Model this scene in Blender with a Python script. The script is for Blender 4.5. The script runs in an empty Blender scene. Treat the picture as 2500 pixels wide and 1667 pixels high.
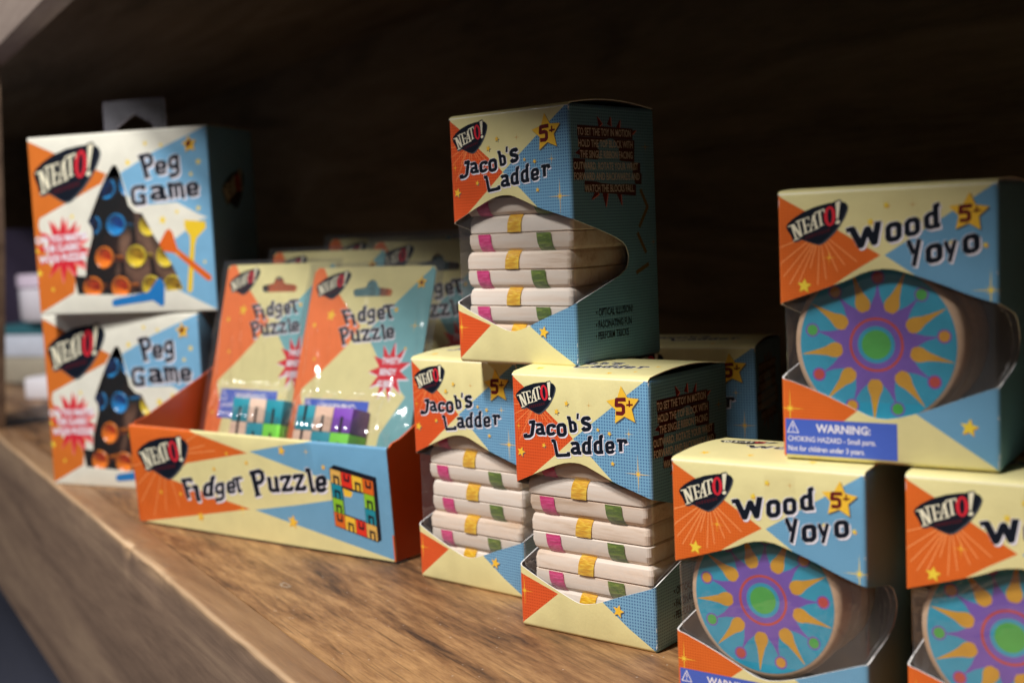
import bpy, bmesh, math, random
import numpy as np
from mathutils import Vector, Matrix, noise
from mathutils.geometry import delaunay_2d_cdt
random.seed(7)
scene = bpy.context.scene
COL = scene.collection
R = math.radians

# ------------------------------------------------------------------ camera
cam = bpy.data.cameras.new("camera")
cam.lens = 43.486; cam.sensor_width = 36.0
cam.clip_start = 0.01; cam.clip_end = 50
cam.dof.use_dof = True; cam.dof.focus_distance = 0.505; cam.dof.aperture_fstop = 8.6
cam.dof.aperture_blades = 0
camo = bpy.data.objects.new("camera", cam); COL.objects.link(camo)
Rv, Uv, Fv = (0.999077, -0.003844, -0.042785), (0.042957, 0.089406, 0.995068), (0.0, 0.995988, -0.089489)
camo.matrix_world = Matrix(((Rv[0], Uv[0], -Fv[0], 0.0), (Rv[1], Uv[1], -Fv[1], 0.0), (Rv[2], Uv[2], -Fv[2], 0.17179), (0, 0, 0, 1)))
scene.camera = camo

# ------------------------------------------------------------------ world, lamps, exposure
world = bpy.data.worlds.new("World"); scene.world = world; world.use_nodes = True
bg = world.node_tree.nodes["Background"]
bg.inputs[0].default_value = (0.86, 0.93, 1.0, 1); bg.inputs[1].default_value = 0.015

def area_lamp(name, loc, target, sx, sy, watts, col):
    l = bpy.data.lights.new(name, 'AREA'); l.shape = 'RECTANGLE'; l.size = sx; l.size_y = sy
    l.energy = watts; l.color = col
    o = bpy.data.objects.new(name, l); COL.objects.link(o); o.location = loc
    o.rotation_euler = (Vector(target) - Vector(loc)).to_track_quat('-Z', 'Y').to_euler()
    return o
area_lamp("shop_ceiling_lamp", (-1.45, 1.05, 1.15), (-0.62, 1.45, 0.1), 0.14, 0.14, 5.5, (1.0, 0.95, 0.95))
area_lamp("shop_ceiling_lamp", (-0.74, -0.15, 1.23), (-0.05, 0.55, 0.1), 0.16, 0.16, 12.5, (1.0, 0.97, 0.92))
area_lamp("shop_ceiling_lamp", (-0.61, -0.02, 1.37), (-0.05, 0.55, 0.1), 0.16, 0.16, 24, (1.0, 0.97, 0.93))

scene.view_settings.view_transform = 'Standard'; scene.view_settings.look = 'None'
scene.view_settings.gamma = 1; scene.view_settings.exposure = 0
scene.view_settings.use_curve_mapping = False
scene.cycles.transparent_max_bounces = 24
scene.cycles.max_bounces = 8
scene.cycles.use_denoising = True
scene.cycles.caustics_reflective = False; scene.cycles.caustics_refractive = False

# ------------------------------------------------------------------ materials
def lin(c):
    return tuple(((v / 255) / 12.92 if v / 255 <= 0.04045 else ((v / 255 + 0.055) / 1.055) ** 2.4) for v in c) + (1,)

class NT:
    def __init__(s, m): s.t = m.node_tree; s.n = s.t.nodes
    def add(s, typ, **kw):
        n = s.n.new(typ)
        for k, v in kw.items(): setattr(n, k, v)
        return n
    def link(s, a, b): s.t.links.new(a, b)
    def math(s, op, a, b=None):
        n = s.add('ShaderNodeMath', operation=op)
        for i, v in enumerate((a, b)):
            if v is None: continue
            if isinstance(v, (int, float)): n.inputs[i].default_value = v
            else: s.link(v, n.inputs[i])
        return n.outputs[0]

def base_mat(name, rough=0.5, spec=0.5):
    m = bpy.data.materials.new(name); m.use_nodes = True
    t = NT(m); b = m.node_tree.nodes['Principled BSDF']
    b.inputs['Roughness'].default_value = rough
    b.inputs['Specular IOR Level'].default_value = spec
    return m, t, b

def paper_surface(t, b, col, dots=None, pitch=1.3, radius=0.30, rib=0.75, ribh=0.045, mottle=0.06):
    """printed varnished card; UV is in millimetres / 100"""
    uv = t.add('ShaderNodeUVMap'); sep = t.add('ShaderNodeSeparateXYZ'); t.link(uv.outputs[0], sep.inputs[0])
    X = t.math('MULTIPLY', sep.outputs[0], 100); Y = t.math('MULTIPLY', sep.outputs[1], 100)
    nz = t.add('ShaderNodeTexNoise'); nz.inputs['Scale'].default_value = 9; nz.inputs['Detail'].default_value = 6
    t.link(uv.outputs[0], nz.inputs['Vector'])
    mixm = t.add('ShaderNodeMixRGB', blend_type='MULTIPLY')
    ramp = t.add('ShaderNodeMapRange'); ramp.inputs[1].default_value = .3; ramp.inputs[2].default_value = .7
    ramp.inputs[3].default_value = 1 - mottle; ramp.inputs[4].default_value = 1 + mottle * .4
    t.link(nz.outputs[0], ramp.inputs[0])
    mixm.inputs[0].default_value = 1
    t.link(ramp.outputs[0], mixm.inputs[2])
    if dots:
        fx = t.math('SUBTRACT', t.math('FRACT', t.math('DIVIDE', X, pitch)), .5)
        fy = t.math('SUBTRACT', t.math('FRACT', t.math('DIVIDE', Y, pitch)), .5)
        d = t.math('SQRT', t.math('ADD', t.math('MULTIPLY', fx, fx), t.math('MULTIPLY', fy, fy)))
        mr = t.add('ShaderNodeMapRange'); mr.inputs[1].default_value = radius - .05; mr.inputs[2].default_value = radius + .05
        t.link(d, mr.inputs[0])
        mx = t.add('ShaderNodeMixRGB'); mx.inputs[1].default_value = lin(dots); mx.inputs[2].default_value = lin(col)
        t.link(mr.outputs[0], mx.inputs[0]); t.link(mx.outputs[0], mixm.inputs[1])
    else:
        mixm.inputs[1].default_value = lin(col)
    t.link(mixm.outputs[0], b.inputs['Base Color'])
    # fluting lines of the embossed card
    s = t.math('SINE', t.math('MULTIPLY', X, 6.2832 / rib))
    n2 = t.add('ShaderNodeTexNoise'); n2.inputs['Scale'].default_value = 60; n2.inputs['Detail'].default_value = 3
    t.link(uv.outputs[0], n2.inputs['Vector'])
    h = t.math('ADD', t.math('MULTIPLY', s, 0.5), t.math('MULTIPLY', n2.outputs[0], 1.6))
    bp = t.add('ShaderNodeBump'); bp.inputs['Distance'].default_value = ribh * .001; bp.inputs['Strength'].default_value = 1
    t.link(h, bp.inputs['Height']); t.link(bp.outputs[0], b.inputs['Normal'])

MATS = {}
def paper(name, col, dots=None, rough=.33, **kw):
    m, t, b = base_mat(name, rough, .5); paper_surface(t, b, col, dots, **kw); MATS[name] = m; return m

# printed inks
paper('cream_card', (230, 220, 160))
paper('white_card', (232, 230, 216))
paper('orange_dotted', (226, 94, 46), (192, 62, 26), radius=.27)
paper('blue_dotted', (122, 172, 204), (60, 104, 156), radius=.28)
paper('teal_dotted', (86, 132, 134), (40, 66, 84), radius=.30)
paper('orange_fine', (226, 112, 46), (206, 88, 28), pitch=1.0, radius=.32, ribh=.02)
paper('blue_fine', (118, 172, 206), (92, 146, 186), pitch=1.0, radius=.32, ribh=.02)
paper('orange_plain', (214, 116, 46), ribh=.015)
paper('blue_plain', (124, 178, 214), ribh=.015)
paper('tray_orange', (206, 84, 24), ribh=.02)
paper('coral_card', (240, 124, 68), ribh=.0)
paper('teal_card', (124, 178, 184), ribh=.0)
paper('navy_ink', (20, 26, 38), mottle=.0)
paper('white_ink', (238, 234, 244), mottle=.0)
paper('cream_ink', (238, 232, 205), mottle=.0)
paper('yellow_ink', (246, 196, 62), mottle=.03)
paper('lemon_ink', (244, 214, 70), mottle=.03)
paper('shade_ink', (78, 84, 92), mottle=.0)
paper('ochre_ink', (206, 142, 44), mottle=.02)
paper('red_ink', (214, 44, 58), mottle=.0)
paper('pink_ink', (240, 132, 130), mottle=.0)
paper('maroon_ink', (104, 26, 32), mottle=.0)
paper('umber_ink', (120, 92, 52), mottle=.05)
paper('strip_ink', (74, 24, 28), mottle=.0)
paper('label_blue', (76, 104, 200), mottle=.03)
paper('ray_ink', (246, 158, 96), mottle=.0)
paper('teal_ink', (22, 138, 158), mottle=.0)
paper('green_ink', (140, 196, 46), mottle=.0)
paper('tan_ink', (226, 178, 92), mottle=.0)
paper('scarlet_ink', (228, 52, 38), mottle=.0)
paper('tee_orange_ink', (222, 104, 36), mottle=.03)
paper('tee_yellow_ink', (236, 200, 52), mottle=.03)
paper('tee_blue_ink', (38, 120, 190), mottle=.03)
paper('grey_print', (226, 214, 208), mottle=.0)
paper('board_grey', (100, 95, 98), rough=.75, ribh=.03)
paper('board_white', (216, 214, 212), rough=.7, ribh=.03)
paper('scuff_grey', (164, 146, 126), rough=.6, mottle=.3)
paper('card_edge', (236, 234, 232), rough=.8, ribh=.0)
paper('yoyo_blue', (58, 168, 200), rough=.42, ribh=.01, mottle=.14)
paper('yoyo_purple', (130, 96, 190), rough=.42, ribh=.01, mottle=.14)
paper('yoyo_yellow', (226, 168, 52), rough=.42, ribh=.01, mottle=.14)
paper('yoyo_green', (88, 184, 84), rough=.42, ribh=.01, mottle=.14)
paper('yoyo_red', (208, 84, 74), rough=.42, ribh=.01, mottle=.14)
paper('yoyo_orange', (226, 162, 56), rough=.42, ribh=.01, mottle=.14)

def plastic_film(name, haze=.03, tint=(1, 1, 1), bump=0.0, scale=60, rough=.06, gain=1.0):
    m = bpy.data.materials.new(name); m.use_nodes = True; t = NT(m); t.n.clear()
    out = t.add('ShaderNodeOutputMaterial'); tr = t.add('ShaderNodeBsdfTransparent'); tr.inputs[0].default_value = (*tint, 1)
    gl = t.add('ShaderNodeBsdfGlossy'); gl.inputs['Roughness'].default_value = rough; gl.inputs[0].default_value = (1, 1, 1, 1)
    df = t.add('ShaderNodeBsdfDiffuse'); df.inputs[0].default_value = (.8, .8, .86, 1)
    lw = t.add('ShaderNodeLayerWeight'); lw.inputs[0].default_value = .5
    f = t.math('ADD', t.math('MULTIPLY', t.math('POWER', lw.outputs['Facing'], 4), .8), .09 * gain)
    m1 = t.add('ShaderNodeMixShader'); m1.inputs[0].default_value = haze
    t.link(tr.outputs[0], m1.inputs[1]); t.link(df.outputs[0], m1.inputs[2])
    m2 = t.add('ShaderNodeMixShader'); t.link(f, m2.inputs[0]); t.link(m1.outputs[0], m2.inputs[1]); t.link(gl.outputs[0], m2.inputs[2])
    t.link(m2.outputs[0], out.inputs[0])
    if bump:
        tc = t.add('ShaderNodeTexCoord'); nz = t.add('ShaderNodeTexNoise'); nz.inputs['Scale'].default_value = scale
        nz.inputs['Detail'].default_value = 4; nz.inputs['Distortion'].default_value = .6
        t.link(tc.outputs['Object'], nz.inputs['Vector'])
        bp = t.add('ShaderNodeBump'); bp.inputs['Distance'].default_value = bump; t.link(nz.outputs[0], bp.inputs['Height'])
        t.link(bp.outputs[0], gl.inputs['Normal']); t.link(bp.outputs[0], lw.inputs['Normal'])
    MATS[name] = m
plastic_film('window_film', .025, (.97, .97, .98), .0020, 32)
plastic_film('bag_film', .02, (.99, .99, .99), .0012, 45, .10, 1.5)
plastic_film('hanger_film', .075, (.86, .85, .95), .0, 40)

def wood(name, dark, mid, light, stretch, scale=1.0, rough=.45, spec=.4, bump=.0004, wear=None, coarse=1.0, lo=.42, hi=.70, fine=.22, tone=0.0, pores=0.0):
    """grain runs along the object's local X"""
    m, t, b = base_mat(name, rough, spec)
    tc = t.add('ShaderNodeTexCoord'); mp = t.add('ShaderNodeMapping')
    mp.inputs['Scale'].default_value = (scale / stretch, scale, scale)
    t.link(tc.outputs['Object'], mp.inputs['Vector'])
    info = t.add('ShaderNodeObjectInfo'); off = t.add('ShaderNodeVectorMath', operation='SCALE'); cmb = t.add('ShaderNodeCombineXYZ')
    for i in range(3): t.link(info.outputs['Random'], cmb.inputs[i])
    t.link(cmb.outputs[0], off.inputs[0]); off.inputs['Scale'].default_value = 37.0
    add = t.add('ShaderNodeVectorMath', operation='ADD'); t.link(mp.outputs[0], add.inputs[0]); t.link(off.outputs[0], add.inputs[1])
    n1 = t.add('ShaderNodeTexNoise'); n1.inputs['Scale'].default_value = 26 * coarse; n1.inputs['Detail'].default_value = 7; n1.inputs['Roughness'].default_value = .62; n1.inputs['Distortion'].default_value = 1.1
    n2 = t.add('ShaderNodeTexNoise'); n2.inputs['Scale'].default_value = 260; n2.inputs['Detail'].default_value = 5; n2.inputs['Roughness'].default_value = .7
    n3 = t.add('ShaderNodeTexNoise'); n3.inputs['Scale'].default_value = 8 * coarse; n3.inputs['Detail'].default_value = 4; n3.inputs['Distortion'].default_value = .8
    for n in (n1, n2, n3): t.link(add.outputs[0], n.inputs['Vector'])
    v = t.math('ADD', t.math('MULTIPLY', n1.outputs[0], .55), t.math('ADD', t.math('MULTIPLY', n2.outputs[0], fine), t.math('MULTIPLY', n3.outputs[0], .35)))
    cr = t.add('ShaderNodeValToRGB'); e = cr.color_ramp.elements
    e[0].position = lo; e[0].color = lin(dark); e[1].position = hi; e[1].color = lin(light)
    k = e.new((lo + hi) / 2 - .01); k.color = lin(mid)
    t.link(v, cr.inputs[0]); colr = cr.outputs[0]
    if wear:
        at = t.add('ShaderNodeAttribute', attribute_name='wear')
        mx = t.add('ShaderNodeMixRGB'); t.link(at.outputs['Fac'], mx.inputs[0]); t.link(colr, mx.inputs[1])
        mw = t.add('ShaderNodeMixRGB', blend_type='MULTIPLY'); mw.inputs[0].default_value = .5; mw.inputs[1].default_value = lin(wear); t.link(colr, mw.inputs[2])
        t.link(mw.outputs[0], mx.inputs[2]); mw.inputs[0].default_value = .15
        colr = mx.outputs[0]
    if pores:
        m2 = t.add('ShaderNodeMapping'); m2.inputs['Scale'].default_value = (26, 900, 900); t.link(tc.outputs['Object'], m2.inputs['Vector'])
        pn = t.add('ShaderNodeTexNoise'); pn.inputs['Scale'].default_value = 1; pn.inputs['Detail'].default_value = 3; t.link(m2.outputs[0], pn.inputs['Vector'])
        pr = t.add('ShaderNodeMapRange'); pr.inputs[1].default_value = .56; pr.inputs[2].default_value = .70; pr.inputs[3].default_value = 1; pr.inputs[4].default_value = 1 - pores; t.link(pn.outputs[0], pr.inputs[0])
        pm = t.add('ShaderNodeMixRGB', blend_type='MULTIPLY'); pm.inputs[0].default_value = 1; t.link(colr, pm.inputs[1]); t.link(pr.outputs[0], pm.inputs[2])
        vo = t.add('ShaderNodeTexVoronoi'); vo.inputs['Scale'].default_value = 150; vo.inputs['Randomness'].default_value = 1; t.link(tc.outputs['Object'], vo.inputs['Vector'])
        vr = t.add('ShaderNodeMapRange'); vr.inputs[1].default_value = .045; vr.inputs[2].default_value = .075; vr.inputs[3].default_value = .55; vr.inputs[4].default_value = 0; t.link(vo.outputs['Distance'], vr.inputs[0])
        dm = t.add('ShaderNodeMixRGB'); t.link(vr.outputs[0], dm.inputs[0]); t.link(pm.outputs[0], dm.inputs[1]); dm.inputs[2].default_value = lin((196, 188, 176)); colr = dm.outputs[0]
    if tone:
        tn = t.add('ShaderNodeMapRange'); tn.inputs[3].default_value = 1 - tone; tn.inputs[4].default_value = 1 + tone * .3; t.link(info.outputs['Random'], tn.inputs[0])
        mt = t.add('ShaderNodeMixRGB', blend_type='MULTIPLY'); mt.inputs[0].default_value = 1; t.link(colr, mt.inputs[1]); t.link(tn.outputs[0], mt.inputs[2]); colr = mt.outputs[0]
    t.link(colr, b.inputs['Base Color'])
    rr = t.add('ShaderNodeMapRange'); rr.inputs[1].default_value = .35; rr.inputs[2].default_value = .7; rr.inputs[3].default_value = rough + .14; rr.inputs[4].default_value = rough - .06
    t.link(n1.outputs[0], rr.inputs[0]); t.link(rr.outputs[0], b.inputs['Roughness'])
    bp = t.add('ShaderNodeBump'); bp.inputs['Distance'].default_value = bump; t.link(v, bp.inputs['Height']); t.link(bp.outputs[0], b.inputs['Normal'])
    MATS[name] = m
wood('shelf_wood', (58, 41, 30), (127, 91, 59), (178, 137, 92), 6, 1.0, .36, .45, .0007, coarse=.8, lo=.50, hi=.73, fine=.34, pores=.45)
wood('front_wood', (96, 77, 64), (130, 107, 89), (160, 135, 111), 12, 1.2, .5, .35, .0005, wear=(206, 170, 130))
wood('strip_wood', (84, 59, 42), (130, 96, 66), (164, 128, 92), 10, 1.2, .40, .5, .0005, wear=(222, 190, 152))
wood('back_wood', (92, 85, 68), (126, 117, 95), (152, 142, 118), 7, .8, .55, .3, .0005)
wood('upper_wood', (136, 118, 106), (156, 140, 130), (176, 160, 148), 10, 1.0, .5, .35)
wood('block_wood', (208, 178, 148), (242, 222, 202), (250, 238, 224), 14, 3.0, .55, .3, .00014, coarse=1.4, lo=.40, hi=.64, tone=.09)
wood('yoyo_wood', (196, 160, 128), (214, 180, 148), (226, 196, 166), 8, 2.0, .45, .4, .0001)
wood('peg_board', (84, 58, 44), (112, 80, 62), (136, 102, 80), 10, 2.0, .5, .35, .0001)
wood('cube_natural', (200, 166, 146), (220, 188, 166), (230, 202, 182), 10, 3.0, .5, .35, .0001)

def plain(name, col, rough=.4, spec=.5, nbump=0, nscale=80, var=.08):
    m, t, b = base_mat(name, rough, spec)
    tc = t.add('ShaderNodeTexCoord'); nz = t.add('ShaderNodeTexNoise'); nz.inputs['Scale'].default_value = nscale; nz.inputs['Detail'].default_value = 5
    t.link(tc.outputs['Object'], nz.inputs['Vector'])
    mr = t.add('ShaderNodeMapRange'); mr.inputs[1].default_value = .3; mr.inputs[2].default_value = .7; mr.inputs[3].default_value = 1 - var; mr.inputs[4].default_value = 1 + var
    t.link(nz.outputs[0], mr.inputs[0])
    mx = t.add('ShaderNodeMixRGB', blend_type='MULTIPLY'); mx.inputs[0].default_value = 1; mx.inputs[1].default_value = lin(col); t.link(mr.outputs[0], mx.inputs[2])
    t.link(mx.outputs[0], b.inputs['Base Color'])
    if nbump:
        bp = t.add('ShaderNodeBump'); bp.inputs['Distance'].default_value = nbump; t.link(nz.outputs[0], bp.inputs['Height']); t.link(bp.outputs[0], b.inputs['Normal'])
    MATS[name] = m; return m, t, b
plain('cube_teal', (34, 140, 158), .45); plain('cube_purple', (122, 68, 176), .45); plain('cube_green', (120, 214, 70), .45); plain('cube_slot', (18, 16, 18), .8)
plain('tee_orange', (240, 132, 20), .3, nscale=20, var=.03); plain('tee_yellow', (232, 206, 50), .3, nscale=20, var=.03); plain('tee_blue', (24, 138, 204), .3, nscale=20, var=.03)
plain('floor_carpet', (138, 142, 164), .95, .1, .004, 160, .3)
plain('dark_purple_card', (60, 52, 72), .5); plain('jar_white', (226, 222, 232), .12, .6, var=.03); plain('pale_blue_card', (214, 222, 238), .4)
plain('teal_lid', (58, 112, 124), .4); plain('olive_card', (176, 168, 150), .5); plain('tray_white', (240, 238, 246), .4, var=.03); plain('lilac_band', (232, 216, 236), .3)

def satin(name, col, hi):
    m, t, b = base_mat(name, .36, .5)
    tc = t.add('ShaderNodeTexCoord'); mp = t.add('ShaderNodeMapping'); mp.inputs['Scale'].default_value = (260, 1100, 1100)
    nz = t.add('ShaderNodeTexNoise'); nz.inputs['Scale'].default_value = 1; nz.inputs['Detail'].default_value = 2
    t.link(tc.outputs['Object'], mp.inputs['Vector']); t.link(mp.outputs[0], nz.inputs['Vector'])
    mx = t.add('ShaderNodeMixRGB'); mx.inputs[1].default_value = lin(col); mx.inputs[2].default_value = lin(hi)
    mr = t.add('ShaderNodeMapRange'); mr.inputs[1].default_value = .42; mr.inputs[2].default_value = .66; t.link(nz.outputs[0], mr.inputs[0])
    t.link(mr.outputs[0], mx.inputs[0]); t.link(mx.outputs[0], b.inputs['Base Color'])
    b.inputs['Sheen Weight'].default_value = .4
    bp = t.add('ShaderNodeBump'); bp.inputs['Distance'].default_value = .0003; t.link(nz.outputs[0], bp.inputs['Height']); t.link(bp.outputs[0], b.inputs['Normal'])
    MATS[name] = m
satin('ribbon_yellow', (228, 166, 16), (250, 208, 62)); satin('ribbon_pink', (214, 32, 116), (238, 82, 150)); satin('ribbon_green', (80, 106, 24), (124, 148, 50))

# ------------------------------------------------------------------ objects: helpers
def link_mesh(name, verts, faces, mats, parent=None, midx=None, uvs=None, smooth=None, loc=None):
    me = bpy.data.meshes.new(name); me.from_pydata([tuple(v) for v in verts], [], [tuple(f) for f in faces])
    for m in (mats if isinstance(mats, (list, tuple)) else [mats]): me.materials.append(MATS[m] if isinstance(m, str) else m)
    if midx is not None: me.polygons.foreach_set('material_index', np.array(midx, dtype=np.int32))
    if uvs is not None:
        uvl = me.uv_layers.new(name='UVMap'); li = np.empty(len(me.loops), dtype=np.int32); me.loops.foreach_get('vertex_index', li)
        uvl.data.foreach_set('uv', np.asarray(uvs, dtype=np.float32)[li].ravel())
    if smooth is not None:
        me.shade_smooth(); me.set_sharp_from_angle(angle=R(smooth))
    me.update()
    o = bpy.data.objects.new(name, me); COL.objects.link(o)
    if parent: o.parent = parent
    if loc: o.location = loc
    return o

def empty(name, loc, rz, label, cat, group=None):
    o = bpy.data.objects.new(name, None); COL.objects.link(o); o.location = loc; o.rotation_euler = (0, 0, rz)
    o.empty_display_size = .02
    o['label'] = label; o['category'] = cat
    if group: o['group'] = group
    return o

def copy_tree(o, parent=None):
    c = o.copy(); COL.objects.link(c)
    if parent: c.parent = parent
    for ch in list(o.children): copy_tree(ch, c)
    return c

def box_verts(x0, x1, y0, y1, z0, z1):
    v = [(x, y, z) for z in (z0, z1) for y in (y0, y1) for x in (x0, x1)]
    f = [(0, 2, 3, 1), (4, 5, 7, 6), (0, 1, 5, 4), (2, 6, 7, 3), (0, 4, 6, 2), (1, 3, 7, 5)]
    return v, f

def bevel_box(name, dims, mat, parent=None, bev=.001, seg=2, sel=None, bev2=None):
    """box from dims (x0,x1,y0,y1,z0,z1); sel(edge)->True for edges that get bev, others bev2"""
    v, f = box_verts(*dims); me = bpy.data.meshes.new(name); me.from_pydata(v, [], f); bm = bmesh.new(); bm.from_mesh(me)
    if sel:
        a = [e for e in bm.edges if sel((e.verts[0].co + e.verts[1].co) / 2, e)]
        bmesh.ops.bevel(bm, geom=a, offset=bev, segments=seg, affect='EDGES', profile=.5)
    else:
        bmesh.ops.bevel(bm, geom=list(bm.edges), offset=bev, segments=seg, affect='EDGES', profile=.5)
    bmesh.ops.recalc_face_normals(bm, faces=bm.faces)
    bm.to_mesh(me); bm.free(); me.materials.append(MATS[mat]); me.shade_smooth(); me.set_sharp_from_angle(angle=R(35))
    o = bpy.data.objects.new(name, me); COL.objects.link(o)
    if parent: o.parent = parent
    return o

# --- planar painter: shapes = [(polygon, material)] in millimetres, later ones on top, material None cuts a hole
def inpoly(P, poly):
    x, y = P[:, 0], P[:, 1]; r = np.zeros(len(P), bool); n = len(poly)
    for i in range(n):
        x0, y0 = poly[i]; x1, y1 = poly[(i + 1) % n]
        if y0 == y1: continue
        c = ((y0 > y) != (y1 > y)) & (x < (x1 - x0) * (y - y0) / (y1 - y0) + x0); r ^= c
    return r

def paint(shapes, lines=()):
    vs, es = [], []
    for poly, _ in shapes:
        b = len(vs); n = len(poly)
        vs += [Vector((float(x), float(y))) for x, y in poly]; es += [(b + i, b + (i + 1) % n) for i in range(n)]
    for a, c in lines:
        b = len(vs); vs += [Vector(a), Vector(c)]; es.append((b, b + 1))
    V, E, F, *_ = delaunay_2d_cdt(vs, es, [], 0, 1e-4)
    V = np.array([(v.x, v.y) for v in V]); F = np.array([f for f in F if len(f) == 3])
    A = V[F]; C = A.mean(1)
    area = np.abs((A[:, 1, 0] - A[:, 0, 0]) * (A[:, 2, 1] - A[:, 0, 1]) - (A[:, 2, 0] - A[:, 0, 0]) * (A[:, 1, 1] - A[:, 0, 1]))
    mat = np.full(len(F), -1); names = []
    for poly, m in shapes:
        ins = inpoly(C, poly)
        if m is None: mat[ins] = -1; continue
        if m not in names: names.append(m)
        mat[ins] = names.index(m)
    keep = (mat >= 0) & (area > 1e-6)
    F, mat = F[keep], mat[keep]
    # counter-clockwise
    A = V[F]; s = (A[:, 1, 0] - A[:, 0, 0]) * (A[:, 2, 1] - A[:, 0, 1]) - (A[:, 2, 0] - A[:, 0, 0]) * (A[:, 1, 1] - A[:, 0, 1])
    F[s < 0] = F[s < 0][:, ::-1]
    return V, F, mat, names

def sheet(name, parent, shapes, fmap, lines=(), off=0.0, thick=0.0, inner='board_grey', edge='card_edge', tris=(), smooth=40):
    """fmap(x_mm, y_mm) -> (Vector metres, normal). One card mesh, printed side out."""
    verts, faces, midx, uvs, mats = [], [], [], [], []
    if shapes:
        V, F, mat, mats = paint(shapes, lines)
        used = sorted(set(F.ravel().tolist())); re = {u: i for i, u in enumerate(used)}
        pn = [fmap(V[u][0], V[u][1]) for u in used]
        verts = [p + n * off for p, n in pn]; uvs = [(V[u][0] / 100, V[u][1] / 100) for u in used]
        faces = [tuple(re[i] for i in f) for f in F]; midx = mat.tolist()
        if thick:
            n0 = len(verts); mats = mats + [inner, edge]; ii, ie = len(mats) - 2, len(mats) - 1
            verts += [p + n * (off - thick) for p, n in pn]; uvs += uvs
            cnt = {}
            for f in faces:
                for a, b in ((f[0], f[1]), (f[1], f[2]), (f[2], f[0])):
                    k = (min(a, b), max(a, b)); cnt.setdefault(k, []).append((a, b))
            top = list(faces)
            for f in top: faces.append((f[2] + n0, f[1] + n0, f[0] + n0)); midx.append(ii)
            for k, l in cnt.items():
                if len(l) == 1:
                    a, b = l[0]; faces.append((b, a, a + n0, b + n0)); midx.append(ie)
    for pts, tr, m, o2 in tris:
        if m not in mats: mats.append(m)
        b = len(verts)
        for x, y in pts:
            p, n = fmap(x, y); verts.append(p + n * (off + o2)); uvs.append((x / 100, y / 100))
        faces += [tuple(i + b for i in t) for t in tr]; midx += [mats.index(m)] * len(tr)
    return link_mesh(name, verts, faces, mats, parent, midx, uvs, smooth)

# --- lettering
def stroke(pl, w, closed=False, wy=None):
    pts = [np.array(p, float) for p in pl]; out = []; n = len(pts); h = w / 2
    segs = [(i, (i + 1) % n) for i in range(n if closed else n - 1)]
    for a, b in segs:
        d = pts[b] - pts[a]; L = np.hypot(*d)
        if L < 1e-6: continue
        d /= L; q = np.array([-d[1], d[0]]) * h
        out.append([pts[a] + q, pts[b] + q, pts[b] - q, pts[a] - q])
    js = range(n) if closed else range(1, n - 1)
    for i in js: out.append([pts[i] + h * np.array([math.cos(k * math.pi / 4 + .39), math.sin(k * math.pi / 4 + .39)]) for k in range(8)])
    return out

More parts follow.
